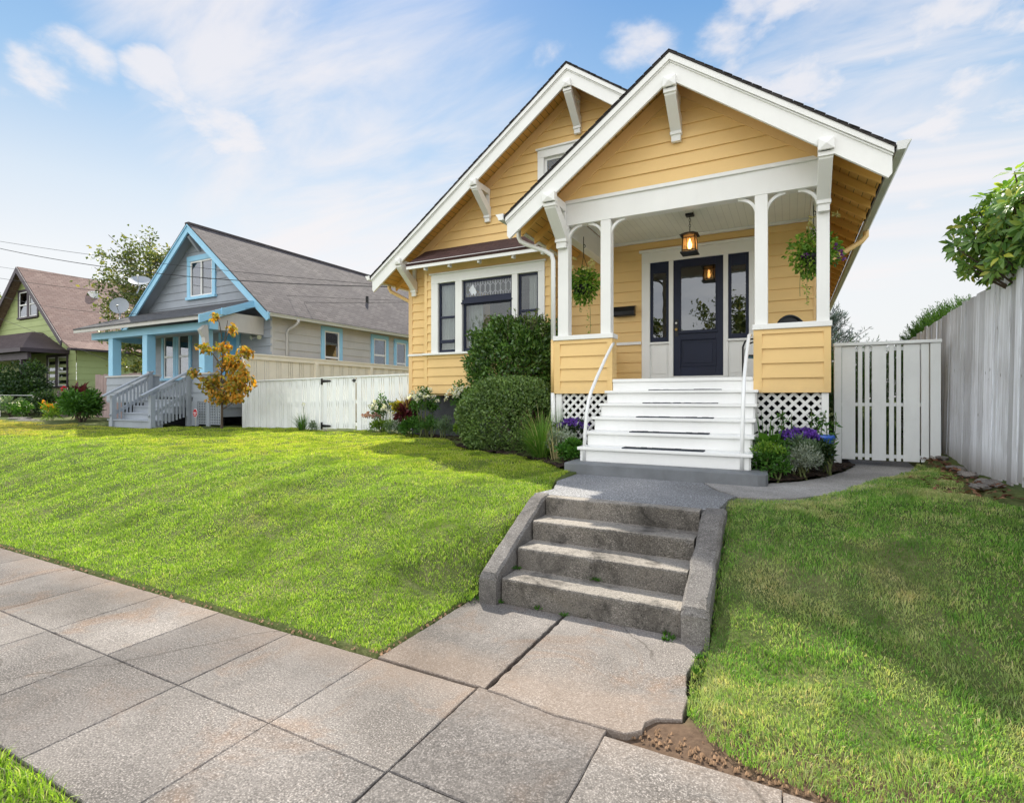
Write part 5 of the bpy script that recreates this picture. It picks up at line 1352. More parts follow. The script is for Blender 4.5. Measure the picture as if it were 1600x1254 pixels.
def ell(n, c, r, pw=.5, lo=-1.0):
    """points in an ellipsoid, denser towards its surface"""
    d = rdir(int(n*5)) if lo > -1 else rdir(n); d = d[d[:,2] > lo][:n]
    q = rng.random(len(d))**pw
    return np.array(c) + d*q[:,None]*np.array(r), d
def shrub(name, c, r, n, ln, wd, mat, label, cat='shrub', group=None, up=.4, clumps=14, stems=6, parent=None, simple=True, z0=None, jitter=.5):
    """loose rounded shrub: stems from the base, leaves in clumps so light gaps stay between"""
    o = parent or thing(name, (c[0], c[1], z0 if z0 is not None else c[2]-r[2]), label, cat, group)
    z0 = z0 if z0 is not None else c[2]-r[2]
    cc, dd = ell(clumps, c, np.array(r)*.78, .4, -.6)
    parts = []
    per = max(4, n//len(cc))
    for ci, di in zip(cc, dd):
        rr_ = np.array(r)*rng.uniform(.28, .46)
        P, D = ell(per, ci, rr_, .5)
        parts.append((P, D))
    P = np.concatenate([p for p, _ in parts]); D = np.concatenate([d for _, d in parts])
    D = unit(D*.6 + (P-np.array(c))/np.array(r)*.6 + np.array([0,0,up]) + rng.normal(size=P.shape)*jitter)
    Nn = unit(np.cross(D, rng.normal(size=P.shape))); Nn[:,2] = np.abs(Nn[:,2])+.3
    f = leaf_simple if simple else leaf_quads
    V, F = f(P, D, Nn, ln*rng.uniform(.6, 1.25, len(P)), wd*rng.uniform(.7, 1.2, len(P)))
    mesh_faces('foliage', V, F, mat, o)
    s = MB()
    for k in range(stems):
        t = cc[k % len(cc)]; b = np.array((c[0]+rng.normal(0,.05), c[1]+rng.normal(0,.05), z0-.02)); m_ = (b+t)/2+rng.normal(0,.03,3)
        s.tube([b, m_, t], [.012,.009,.004] if max(r) < .8 else [.03,.02,.008], 5)
    if stems: s.build('stem', M_stem if max(r) < .8 else M_bark, o)
    return o
def blades(name, c, n, h, spread, w, mat, label, cat='ornamental grass', droop=.5, parent=None, part='blades', group=None):
    o = parent or thing(name, c, label, cat, group)
    a = rng.uniform(0, 2*np.pi, n); L_ = h*rng.uniform(.55, 1.1, n); tilt = np.abs(rng.normal(0, spread, n))
    b = np.array(c) + np.stack([np.cos(a), np.sin(a), np.zeros(n)], 1)*(rng.random(n)**.5*.08*h/.6)[:,None]
    dirh = np.stack([np.cos(a), np.sin(a), np.zeros(n)], 1); S = np.stack([-np.sin(a), np.cos(a), np.zeros(n)], 1)
    rows = []; K = 6
    for k in range(K+1):
        t = k/K; th = tilt + droop*t*t*1.6*np.minimum(1, tilt*2+.3)
        # integrate roughly
        if k == 0: p = b.copy()
        else: p = p + (dirh*np.sin(th)[:,None] + np.array([0,0,1])*np.cos(th)[:,None])*(L_/K)[:,None]
        ww = w*(1-t**1.5)*.5+.0004
        rows.append((p - S*ww, p + S*ww))
    V = np.stack([x for r in rows for x in r], 1).reshape(-1,3)
    base = (np.arange(n)*(2*(K+1)))[:,None]
    F = np.concatenate([base+np.array([[2*k, 2*k+1, 2*k+3, 2*k+2]]) for k in range(K)], 0)
    mesh_faces(part, V, F, mat, o)
    tips = rows[-1][0]
    return o, tips
def blooms(o, pts, rad, n, mat, part='blossom', flat=False):
    parts = []
    for p in pts:
        d = rdir(n, .5); P = np.repeat(np.array([p]), n, 0) + d*rad*.25
        Nn = rdir(n, .2)
        parts.append(leaf_simple(P, d, Nn, rad*rng.uniform(.6,1.1,n), rad*.7))
    V, F = cat_vf(parts); return mesh_faces(part, V, F, mat, o)

# large loose evergreen in front of the bay
hd = thing('evergreen_shrub', (-4.45, 8.6, .72), 'tall squarish glossy evergreen shrub in front of the bay window', 'shrub')
n = 30000; P = np.stack([rng.uniform(-5.38,-3.52,n), rng.uniform(8.0,9.14,n), rng.uniform(1.2,2.98,n)], 1)
cx_, cy_ = -4.45, 8.6
q = np.stack([(P[:,0]-cx_)/.92, (P[:,1]-cy_)/.60, (P[:,2]-2.05)/.93], 1)
rad = (np.abs(q)**2.5).sum(1)**(1/2.5)
lump = .16*np.sin(P[:,0]*7+P[:,2]*4)*np.sin(P[:,2]*6+P[:,1]*6) + .06*np.sin(P[:,0]*21)*np.sin(P[:,2]*19)
keep = (rad < 1.0+lump) & (rad > .50+rng.random(n)*.25); P = P[keep]; q = q[keep]
D = unit(q*.7 + np.array([0,-.15,.45]) + rng.normal(size=P.shape)*.6); Nn = unit(q + rng.normal(size=P.shape)*.6 + np.array([0,0,.4]))
V, F = leaf_simple(P, D, Nn, rng.uniform(.055,.10,len(P)), rng.uniform(.028,.045,len(P))); mesh_faces('foliage', V, F, M_hedge, hd)
parts = []
s = MB()
for k in range(46):   # upright sprigs along the top
    x = rng.uniform(-5.2,-3.68); y_ = rng.uniform(8.15,9.0); z0 = 2.78 - (.25 if x < -5.0 else 0); h_ = rng.uniform(.12,.36)
    tx = x+rng.normal(0,.05); s.tube([(x,y_,z0-.2),(tx,y_,z0+h_)], [.007,.003], 4)
    m_ = 16; t = rng.random(m_); B = np.array([x,y_,z0-.2])+(np.array([tx-x,0,h_+.2]))*t[:,None]
    Dd = rdir(m_, .8); parts.append(leaf_simple(B, Dd, rdir(m_, .5), rng.uniform(.05,.085,m_), rng.uniform(.025,.04,m_)))
V, F = cat_vf(parts); mesh_faces('leaves', V, F, M_hedgetop, hd)
for k in range(7): s.tube([(cx_+rng.normal(0,.12), cy_+rng.normal(0,.1), .66), (cx_+rng.normal(0,.3), cy_+rng.normal(0,.2), 1.3), (cx_+rng.uniform(-.6,.6), cy_+rng.uniform(-.3,.3), 2.4)], [.035,.028,.01], 6)
s.build('stem', M_bark, hd)
core = MB()
# clipped boxwood mound
bxo = thing('boxwood_mound', (-3.98, 7.72, .72), 'clipped rounded boxwood mound beside the porch', 'shrub')
n = 26000; d = rdir(n); d = d[d[:,2] > -.72]
rx, ry, rz = .90, .72, .69; c_ = np.array([-4.06, 7.72, 1.20])
sup = 1/((np.abs(d[:,0])**2.25+np.abs(d[:,1])**2.25+np.abs(d[:,2])**2.25)**(1/2.25))
lump = 1+.025*np.sin(d[:,0]*7+d[:,2]*5)+.02*np.sin(d[:,1]*11+d[:,2]*9)
q = (rng.random(len(d))**.35)*.22+.78
P = c_ + d*(sup*lump*q)[:,None]*np.array([rx,ry,rz])
hole = np.linalg.norm((P-np.array([-3.33,7.28,1.15]))/np.array([.17,.3,.26]), axis=1) < 1
P = P[~hole]; d = d[~hole]
D = unit(d + rng.normal(size=P.shape)*.9+np.array([0,0,.3])); Nn = unit(d+rng.normal(size=P.shape)*1.0)
V, F = leaf_simple(P, D, Nn, rng.uniform(.032,.058,len(P)), rng.uniform(.018,.030,len(P))); mesh_faces('foliage', V, F, M_box, bxo)
n = 900; d = rdir(n); P = np.array([-3.36,7.36,1.12])+d*np.array([.15,.2,.24])*rng.random((n,1))
V, F = leaf_simple(P, rdir(n), rdir(n), .035, .018); mesh_faces('dead_patch', V, F, leafmat('dead_boxwood_leaf', (.04,.02,.015), (.11,.05,.035), .1, .7, .2), bxo)
s = MB()
for k in range(9): s.tube([(-4.02+rng.normal(0,.1),7.72+rng.normal(0,.1),.66),(-4.02+rng.uniform(-.4,.4),7.72+rng.uniform(-.35,.35),1.35)], [.03,.01], 6)
s.build('stem', M_bark, bxo)
# fountain grass
fg, tips = blades('fountain_grass', (-3.05, 6.72, .70), 900, .70, .48, .007, M_blade, 'arching green fountain grass with tan plumes in front of the boxwood', 'ornamental grass', .75)
blades(None, (-3.05, 6.72, .70), 26, .86, .34, .008, M_plume, None, parent=fg, droop=.6, part='plumes')
blades(None, (-2.74, 6.50, .69), 22, .58, .22, .010, M_plume, None, parent=fg, droop=.5, part='plumes')
# left of the stairs
def aster(c, r, label, z0):
    o = shrub('aster', c, r, 700, .05, .018, M_dkgreen, label, 'flower', None, .3, 10, 4, z0=z0)
    P, _ = ell(90, (c[0], c[1], c[2]+r[2]*.25), (r[0]*1.05, r[1]*1.05, r[2]*.8), .15, .0); blooms(o, P, .035, 8, M_petp); return o
aster((-2.72, 7.05, 1.10), (.22,.17,.14), 'purple aster clump before the lattice left of the stairs', .70)
shrub('silver_foliage', (-2.82, 6.72, .93), (.30,.24,.20), 1300, .055, .03, M_silver, 'silvery leaved bushy plant left of the stair base', 'plant', None, .5, 16, 5, z0=.70)
shrub('leafy_clump', (-2.50, 6.42, .86), (.22,.20,.16), 900, .06, .034, M_green1, 'bright green leafy clump touching the left end of the stair base', 'plant', None, .4, 12, 4, z0=.70)
shrub('leafy_clump', (-3.02, 7.10, .98), (.22,.2,.24), 700, .06, .03, M_dkgreen, 'dark leafy clump at the foot of the white downspout', 'plant', None, .4, 10, 4, z0=.70)
blades('iris_clump', (-3.0, 7.22, .72), 26, .75, .12, .02, M_green1, 'slim upright iris blades in front of the left lattice', 'plant', .2)
# mixed bed under the bay
def rose(c, r, label, nb, pts=None):
    o = shrub('rose_bush', c, r, 900, .05, .034, M_green1, label, 'rose', None, .3, 13, 9, z0=.72, simple=False)
    P, _ = ell(nb, (c[0], c[1]-r[1]*.2, c[2]+r[2]*.15), (r[0]*1.1, r[1]*.9, r[2]*.75), .4, -.3); blooms(o, P, .052, 14, M_petw); return o
rose((-8.35, 9.52, 1.22), (.36,.24,.42), 'airy white rose bush against the white board fence', 24)
rose((-6.72, 8.95, 1.46), (.34,.25,.34), 'white rose bush before the yellow wall left of the bay corner', 30)
rose((-5.78, 8.95, 1.50), (.34,.25,.38), 'white rose bush beside the tall evergreen shrub', 36)
cl = shrub('coleus', (-7.22, 9.0, 1.20), (.30,.24,.28), 800, .10, .07, M_burg, 'burgundy leaved coleus with a spiky bronze dracaena rising from it', 'plant', None, .2, 13, 5, z0=.72, simple=False)
blades(None, (-7.22, 9.0, 1.25), 26, .52, .35, .026, M_bronze, None, parent=cl, droop=.25, part='spikes')
P, D = ell(160, (-7.42, 8.95, 1.34), (.16,.14,.14), .5); V, F = leaf_quads(P, rdir(160,.5), rdir(160,.6), .09, .06); mesh_faces('lime_foliage', V, F, M_olive, cl)
sd_ = shrub('sedum', (-8.25, 9.30, .93), (.36,.2,.22), 900, .055, .03, M_green2, 'lime green sedum with dusty pink flower heads at the fence end of the bed', 'plant', None, .5, 12, 4, z0=.72)
P, _ = ell(26, (-8.45, 9.22, 1.10), (.26,.15,.12), .4, .0); blooms(sd_, P, .045, 10, M_pink)
shrub('leafy_clump', (-7.62, 9.18, .92), (.30,.2,.22), 900, .07, .016, M_sage, 'grey green feathery plant in front of the coleus', 'plant', None, .7, 12, 4, z0=.72)
shrub('leafy_clump', (-7.02, 8.86, .95), (.30,.22,.24), 900, .07, .036, M_green1, 'fresh green leafy plant below the white roses', 'plant', None, .4, 12, 4, z0=.72)
shrub('leafy_clump', (-6.35, 8.62, .95), (.28,.22,.24), 1300, .05, .014, M_green1, 'round feathery green mound at the lawn edge', 'plant', None, .7, 12, 4, z0=.72)
shrub('leafy_clump', (-5.86, 8.42, .95), (.30,.22,.25), 1300, .05, .014, M_sage, 'blue grey feathery mound next to the boxwood', 'plant', None, .7, 12, 4, z0=.72)
shrub('leafy_clump', (-5.42, 8.45, .98), (.26,.24,.30), 900, .05, .03, M_green2, 'yellow green leafy plant against the left side of the boxwood', 'plant', None, .4, 12, 4, z0=.72)
c_f, tp = blades('grass_clump', (-11.05, 9.55, .72), 170, .50, .35, .012, M_green1, 'small grassy clump with a white flower stalk at the foot of the white fence', 'plant', .5)
s = MB(); s.tube([(-10.95,9.5,.72),(-10.93,9.5,1.1),(-10.94,9.5,1.36)], .006, 5); s.build('stalk', M_stem, c_f); blooms(c_f, [(-10.94,9.5,1.38)], .05, 12, M_petw)
shrub('leafy_clump', (-10.75, 9.6, .83), (.17,.12,.12), 300, .05, .02, M_sage, 'low grey green tuft beside the gate hinge', 'plant', None, .5, 6, 3, z0=.72)
# right bed
blades('iris_clump', (-.24, 6.75, .72), 34, .66, .20, .026, M_green1, 'sword shaped green iris blades beside the right handrail', 'plant', .18)
def hosta(c, label):
    o = thing('hosta', c, label, 'plant'); n = 22; a = rng.uniform(0, 2*np.pi, n); t = rng.uniform(.5, 1.25, n)
    D = np.stack([np.cos(a)*np.sin(t), np.sin(a)*np.sin(t), np.cos(t)], 1); P = np.array(c)+np.array([0,0,.14])+D*.10
    D2 = unit(D+np.array([0,0,-.35])); Nn = np.stack([-np.cos(a)*.4, -np.sin(a)*.4, np.ones(n)], 1)
    V, F = leaf_quads(P, D2, Nn, rng.uniform(.13,.20,n), rng.uniform(.10,.14,n), .12); mesh_faces('leaves', V, F, M_green1, o, True)
    s = MB()
    for p in P: s.tube([c, p], .005, 4)
    s.build('stem', M_stem, o); return o
hosta((-.20, 6.45, .82), 'broad leaved hosta below the iris blades')
aster((.10, 6.98, 1.05), (.20,.17,.13), 'purple aster clump before the lattice right of the stairs', .70)
e = shrub('euphorbia', (-.17, 6.20, .87), (.23,.20,.19), 1300, .06, .016, M_green1, 'bushy green euphorbia with yellow green tips at the right end of the stair base', 'plant', None, .5, 16, 6, z0=.69)
P, D = ell(300, (-.20, 6.16, .98), (.17,.14,.10), .4, .0); V, F = leaf_simple(P, rdir(300,.6), rdir(300,.5), .04, .018); mesh_faces('leaves', V, F, M_green2, e)
shrub('santolina', (.12, 6.52, .86), (.20,.18,.19), 1800, .035, .012, M_silver, 'small silver grey santolina at the edge of the side path', 'plant', None, .6, 14, 5, z0=.69)
shrub('leafy_clump', (.14, 6.78, .95), (.26,.18,.22), 1500, .045, .012, M_sage, 'wispy green grey plant between the asters and the santolina', 'plant', None, .7, 14, 5, z0=.69)
def tallstem(c, h, n, label):
    o = thing('tall_stem_plant', c, label, 'plant'); s = MB(); parts = []
    for k in range(n):
        tx, ty = rng.normal(0,.07), rng.normal(0,.05); hh = h*rng.uniform(.75,1.05); b = np.array(c); t = b+np.array([tx,ty,hh])
        s.tube([b, (b+t)/2+np.array([tx*.1,0,0]), t], [.006,.005,.003], 5)
        m_ = 34; q = rng.uniform(.25,1,m_); B = b+(t-b)*q[:,None]; parts.append(leaf_simple(B, rdir(m_,.25), rdir(m_,.8), rng.uniform(.05,.09,m_), rng.uniform(.02,.03,m_)))
    s.build('stem', M_stem, o); V, F = cat_vf(parts); mesh_faces('leaves', V, F, M_green1, o); return o
tallstem((-.02, 7.15, .71), .78, 3, 'tall leafy stems rising behind the right hand hosta')
tallstem((.22, 7.12, .71), .72, 3, 'tall leafy stems before the middle of the right lattice')
tallstem((.42, 7.10, .71), .72, 2, 'thin leafy stems at the outer corner of the right lattice')
shrub('leafy_clump', (.36, 6.95, .90), (.16,.16,.22), 700, .055, .02, M_dkgreen, 'dark narrow leaved plant in front of the blue pot', 'plant', None, .3, 9, 4, z0=.70)
po_ = MB(); po_.lathe((.33, 7.18, .86), [(.10,0),(.12,.02),(.135,.20),(.15,.215),(.15,.25),(.13,.25),(.12,.20),(.001,.19)], 20)
tag(po_.build('flower_pot', paint('blue_glaze', (.03,.11,.48), .2, .1, 5, .6), None, smooth=True), 'glossy blue pot standing against the right lattice', 'pot')
po_ = MB(); po_.lathe((.33, 7.18, .70), [(.001,0),(.10,0),(.10,.15),(.001,.155)], 14); tag(po_.build('pot_stand', M_stone), 'short stone stand carrying the blue pot', 'stand')
# hanging baskets
def basket(c, ztop, label, vio, trail, flowers, big=1.0):
    """c = centre of the pot"""
    o = thing('hanging_basket', (c[0], c[1], ztop), label, 'hanging basket')
    p = MB(); p.lathe(c, [(.001,-.13),(.10,-.13),(.16,-.02),(.165,.02),(.15,.02),(.001,.0)], 18); p.build('pot', M_black, o, smooth=True)
    h = MB(); tp_ = np.array((c[0], c[1], ztop-.30))
    hook = [(c[0],c[1],ztop),(c[0],c[1],ztop-.12)]+[(c[0]+.03*math.sin(t), c[1], ztop-.15-.03*math.cos(t)+.0) for t in (0,.8,1.6,2.4,3.1)]
    h.tube(hook, .006, 6); h.tube([tuple(hook[-1]), tuple(tp_)], .006, 6)
    for k in range(3):
        a = 2.1*k+.4; h.tube([tuple(tp_), (c[0]+.16*math.cos(a), c[1]+.16*math.sin(a), c[2]+.02)], .004, 5)
    h.build('hanger', M_black, o)
    n = 850; P, D = ell(n, (c[0], c[1], c[2]+.08), (.26*big,.24*big,.22*big), .6); Dd = unit(D+np.array([0,0,-.25])+rng.normal(size=D.shape)*.6)
    V1 = leaf_quads(P, Dd, rdir(n,.6), rng.uniform(.04,.075,n), rng.uniform(.03,.045,n))
    P2, D2 = ell(300, (c[0], c[1], c[2]-.10), (.20,.18,.16), .6); V2 = leaf_quads(P2, unit(D2+np.array([0,0,-.8])), rdir(300,.4), rng.uniform(.04,.07,300), .035)
    parts = [V1, V2]
    s = MB()
    for (dx_, dy_, ln_) in trail:
        b = np.array([c[0]+dx_, c[1]+dy_, c[2]]); pts = [b+np.array([dx_*.3*math.sin(t*2), 0, -ln_*t]) for t in np.linspace(0,1,8)]
        s.tube(pts, .003, 4); m_ = int(ln_*60); q = rng.uniform(.15,1,m_); B = b+np.array([0,0,-ln_])*q[:,None]+rng.normal(0,.012,(m_,3))
        parts.append(leaf_simple(B, rdir(m_), rdir(m_,.3), .028, .02))
    V, F = cat_vf(parts); mesh_faces('foliage', V, F, M_bask, o); s.build('trailing_stem', M_stem, o)
    blooms(o, [np.array(c)+np.array(f) for f in flowers], .06, 12, M_pety)
    if vio: blooms(o, [np.array(c)+np.array(f) for f in vio], .05, 10, M_petv, 'violet_blossom')
    return o
M_bask = leafmat('basket_leaf', (.07,.18,.025), (.26,.46,.06), .35, .42, .3, (.42,.52,.10))
basket((-2.90, 8.0, 3.30), 4.10, 'hanging basket with cream blooms and long trailing stem between the left porch posts', [(-.20,-.1,.12),(-.22,-.05,.05),(-.18,-.15,.10)], [(.12,-.12,.75),(-.02,-.1,.4),(-.15,0,.3)], [(-.12,-.1,.42),(-.14,-.1,.28),(.16,-.1,.36),(.10,-.14,.24),(.18,-.1,.28)])
basket((.27, 7.80, 3.34), 4.05, 'hanging basket with violet blooms seen behind the right corner porch post', [(.28,-.1,.0),(.30,-.1,-.06),(.24,-.15,.06),(-.1,-.22,-.02)], [(-.06,-.14,.62),(.05,-.1,.7),(-.12,-.08,.5),(.10,-.1,.55)], [(-.02,-.12,.45),(.24,-.1,.46),(-.05,-.1,.36)], 1.22)
# ------------------------------------------------------------------ young orange tree
ot = thing('young_tree', (-13.1, 8.75, .71), 'young tree with orange and yellow autumn leaves at the end of the white fence', 'tree')
s = MB(); s.tube([(-13.1,8.75,.66),(-13.09,8.75,1.3),(-13.12,8.75,2.2),(-13.0,8.75,3.0),(-12.85,8.75,3.55)], [.035,.03,.022,.014,.006], 7)
cl_ = []
for (x, z, rx_, rz_, n_) in ((-13.6,1.95,.42,.30,300),(-12.55,1.95,.50,.40,380),(-13.05,1.60,.55,.22,260),(-13.0,2.45,.40,.30,260),(-12.55,2.75,.26,.18,90),(-13.45,2.85,.26,.16,60),(-12.9,2.85,.26,.2,90),(-13.95,2.22,.22,.14,60),(-12.80,3.35,.14,.16,60),(-12.85,3.62,.12,.12,36),(-13.95,2.95,.16,.08,16),(-12.2,1.55,.22,.14,50),(-12.15,2.2,.24,.22,80)):
    y_ = 8.75+rng.normal(0,.15); s.tube([(-13.08,8.75,max(1.25,z-.55)),((x-13.08)/2,8.75,z-.1) if False else (x*.6-13.08*.4,8.75+(y_-8.75)*.5,z-.15),(x,y_,z)], [.014,.009,.004], 5)
    P, D = ell(n_, (x,y_,z), (rx_,rx_*.8,rz_), .6); cl_.append(P)
P = np.concatenate(cl_); n = len(P); Dd = unit(rng.normal(size=(n,3))*.6+np.array([0,0,-.7]))
org = (P[:,0] > -12.95) ^ (rng.random(n) < .36)
for msk, mm, nm in ((org, M_orange, 'orange_foliage'), (~org, M_olive, 'yellow_foliage')):
    V, F = leaf_quads(P[msk], Dd[msk], rdir(msk.sum(),.3), rng.uniform(.09,.15,msk.sum()), rng.uniform(.05,.08,msk.sum())); mesh_faces(nm, V, F, mm, ot)
s.build('trunk', M_bark, ot)
# ------------------------------------------------------------------ trees
def tree(name, base, h, cr, label, mat, nl, ln, wd, spread=1.0, sparse_top=True, seed=1, trunk=.16, lo=.35):
    r = np.random.default_rng(seed); o = thing(name, base, label, 'tree'); s = MB(); B = np.array(base, float); ends = []
    s.tube([B, B+np.array([.1,0,h*.3]), B+np.array([-.05,.1,h*.6]), B+np.array([.05,0,h*.97])], [trunk, trunk*.8, trunk*.45, .012], 8)
    for k in range(26):
        t = r.uniform(lo*.6, .92); a = r.uniform(0, 2*np.pi); ln_ = cr*(1.1-abs(t-.55)*1.25)*r.uniform(.6,1.1)*spread
        p0 = B+np.array([0,0,h*t]); p2 = p0+np.array([np.cos(a)*ln_, np.sin(a)*ln_, ln_*r.uniform(.2,.75)]); p1 = (p0+p2)/2+np.array([0,0,-.08*ln_])
        s.tube([p0,p1,p2], [trunk*.28*(1.1-t), trunk*.18*(1.1-t), .01], 5)
        for q in range(4): e = p0+(p2-p0)*r.uniform(.45,1.0)+r.normal(0,.18*ln_/2+.1,3); ends.append(e); s.tube([p0+(p2-p0)*.5, e], [.014,.005], 4)
    ends = np.array(ends); per = nl//len(ends)
    P = np.repeat(ends, per, 0) + r.normal(size=(len(ends)*per,3))*np.array([.30,.30,.22])*cr*.36
    keep = P[:,2] > B[2]+h*lo*.8; P = P[keep]; n = len(P)
    top = np.array([[B[0]+.05, B[1], B[2]+h*f] for f in np.linspace(.8, 1.0, 24)]); top = np.repeat(top, 7, 0)+r.normal(0,.14,(168,3)); P = np.concatenate([P, top]); n = len(P)
    D = unit(r.normal(size=(n,3))+np.array([0,0,-.1])); V, F = leaf_simple(P, D, unit(r.normal(size=(n,3))+np.array([0,0,.6])), ln*r.uniform(.7,1.3,n), wd*r.uniform(.7,1.2,n))
    s.build('trunk', M_bark, o); mesh_faces('crown', V, F, mat, o); return o
tree('broadleaf_tree', (-24.2, 12.9, .7), 8.0, 1.9, 'loose airy green tree rising behind the satellite dishes', M_tree, 7500, .15, .09, 1.0, seed=3, lo=.30)
tree('broadleaf_tree', (-23.0, 13.9, .7), 7.5, 1.15, 'narrow green tree half hidden behind the blue rake board', M_tree, 3500, .14, .085, 1.0, seed=5, lo=.4)
tree('broadleaf_tree', (-58, 21, .5), 9.0, 4.2, 'distant green tree at the far left edge of the photo', M_tree, 6000, .30, .2, 1.0, seed=8, lo=.2)
# trees over the street, mirrored in the door and window glass
for i, (x, y_, h_, c_, lb) in enumerate([(-9.5,-19,7.0,2.6,'rounded street tree mirrored low in the door glass'),(-3.2,-21,8.5,3.0,'taller street tree mirrored in the right hand sidelight'),(-22,-20,8.0,3.2,'broad street tree mirrored in the bay window panes'),(5.5,-20,6.5,2.6,'small street tree opposite the white slatted gate')]):
    tree('broadleaf_tree', (x, y_, -.1), h_, c_, lb, M_tree, 3500, .30, .20, 1.0, seed=20+i, lo=.3)
# garden shrubs in front of the green house
def bigshrub(c, r, n, label, mat=M_dkgreen, ln=.16, wd=.09, nm='garden_shrub'): return shrub(nm, c, r, n, ln, wd, mat, label, 'shrub', None, .3, 26, 8, z0=.7)
bigshrub((-33.2, 12.1, 2.05), (2.0,1.0,1.35), 6000, 'large dark green shrub under the green house windows', M_dkgreen)
bigshrub((-37.5, 12.0, 2.05), (2.6,1.0,1.35), 6000, 'mid green shrub mass in front of the plum porch', M_green1)
bigshrub((-30.3, 11.6, 1.25), (1.3,.7,.65), 2200, 'low dark shrub at the corner of the green house', M_dkgreen, .12, .07)
bigshrub((-21.6, 9.35, 1.35), (.85,.6,.65), 2400, 'leafy green shrub beside the grey front stair', M_green1, .16, .06)
bigshrub((-41.0, 13.2, 1.5), (.8,.6,1.1), 1500, 'bright yellow green shrub at the left edge of the photo', M_green2, .16, .05)
cn = shrub('canna', (-23.2, 9.9, 1.35), (.55,.35,.65), 260, .42, .13, M_burg, 'dark leaved canna with a red flower spike by the grey stair', 'flower', None, .5, 8, 5, z0=.7, simple=False)
blooms(cn, [(-23.95,9.8,1.9),(-24.02,9.8,1.8)], .12, 8, M_petr)
dy_ = shrub('daylily', (-23.9, 9.4, 1.0), (.5,.3,.28), 240, .3, .04, M_green2, 'orange flowering clump in front of the dark canna', 'flower', None, .6, 7, 3, z0=.7)
blooms(dy_, [(-24.0+rng.normal(0,.2),9.3,1.22+rng.normal(0,.08)) for _ in range(7)], .09, 8, M_peto)
for i, (x, y_, r_, mm, lb) in enumerate([(-35.5,11.2,(.8,.5,.62),M_plume,'tan seeding grass clump in the far garden'),(-33.6,10.9,(.55,.4,.36),M_green2,'lime green mound in the far garden'),(-31.2,10.8,(.8,.5,.45),M_sage,'greyish flowering clump in the far garden'),(-29.0,10.3,(.7,.4,.36),M_green1,'low green clump with pale flowers nearest the cedar fence'),(-38.0,11.6,(.8,.5,.6),M_sage,'silvery clump left of the tan grass')]):
    o = shrub('garden_clump', (x, y_, .7+r_[2]), r_, 900, .14, .04, mm, lb, 'plant', None, .6, 10, 3, z0=.7)
    if i in (2, 3): P, _ = ell(14, (x, y_, .75+r_[2]*1.3), (r_[0], r_[1], r_[2]*.6), .4, 0.); blooms(o, P, .045, 7, M_petw)
# flat stones and a small path at the neighbour's lawn edge
for i, (x, y_, s_, lb) in enumerate([(-27.2,9.7,(.7,.3,.10),'long flat grey stone edging the far flower bed'),(-34.8,10.5,(.7,.3,.12),'grey stone at the left end of the far bed edging'),(-24.6,9.0,(.6,.3,.10),'low grey stone in front of the orange flowers')]):
    o = stone(x, y_, .74, s_, lb, 60+i); o['group'] = 'stones edging the far flower bed'
# ------------------------------------------------------------------ right side
rh = thing('rhododendron', (2.35, 6.6, .7), 'large rhododendron with whorls of oval leaves overhanging the weathered fence', 'shrub')
s = MB(); parts = []; cen = np.array([2.08, 6.55, 3.06])
def whorl(p, d, k, ln_):
    d = d/np.linalg.norm(d); a = rng.uniform(0, 6.28)
    u = np.cross(d, [0,0,1.0]); u = u/np.linalg.norm(u); v = np.cross(d, u)
    th = a+np.arange(k)*2.4; out_ = u*np.cos(th)[:,None]+v*np.sin(th)[:,None]
    D = unit(out_+d*rng.uniform(.1,.9,(k,1))+np.array([0,0,-.12])); P = np.repeat([p], k, 0)+D*.03
    return leaf_quads(P, D, np.repeat([d], k, 0)+rng.normal(0,.15,(k,3)), ln_*rng.uniform(.7,1.15,k), ln_*.36*rng.uniform(.85,1.1,k), .12)
cnt = 0
while cnt < 560:
    d = rdir(1)[0]; q = rng.random()**.35
    p = cen+d*q*np.array([.62,.98,.56])*(1+.12*math.sin(d[0]*9+d[2]*7))
    if p[2] < 2.56+.06*rng.random() or (p[0] < 1.84 and p[2] < 2.68): continue
    parts.append(whorl(p, d+np.array([0,0,.5])+rng.normal(0,.3,3), int(rng.integers(7,11)), .118)); cnt += 1
    if cnt % 3 == 0: s.tube([cen+np.array([.1,0,-.8]), (cen+p)/2+np.array([0,0,-.35]), p], [.02,.012,.005], 5)
V, F = cat_vf(parts); mesh_faces('leaves', V, F, M_rhodo, rh, True)
s.tube([(2.4,6.6,.6),(2.35,6.6,1.6),(2.32,6.55,2.5)], [.08,.07,.05], 8); s.build('trunk', M_bark, rh)
def sprays(name, c, r, n, ln, mat, label, cat, trunk_top, up=.2, wd=.35, strands=7, lo=-1):
    """conifer: many short feathery sprays"""
    o = thing(name, (c[0], c[1], .7), label, cat); P, D = ell(n, c, r, .45, lo)
    parts = []
    D = unit(D+np.array([0,0,up])+rng.normal(size=D.shape)*.3); S = unit(np.cross(D, rng.normal(size=D.shape)))
    for k in range(strands):
        t = (k+.5)/strands; side = (1 if k % 2 else -1); B = P+D*(ln*t); Dk = unit(D*.8+S*side*.75*(1-t*.6)+rng.normal(size=D.shape)*.12)
        parts.append(leaf_simple(B, Dk, np.cross(D, S), ln*wd*(1.1-t*.5)*rng.uniform(.7,1.2,len(P)), ln*.05))
    parts.append(leaf_simple(P, D, np.cross(D,S), ln*1.1, ln*.05))
    V, F = cat_vf(parts); mesh_faces('foliage', V, F, mat, o)
    s = MB(); s.tube([(c[0],c[1],.5),(c[0],c[1],trunk_top)], [.09,.03], 7); s.build('trunk', M_bark, o); return o
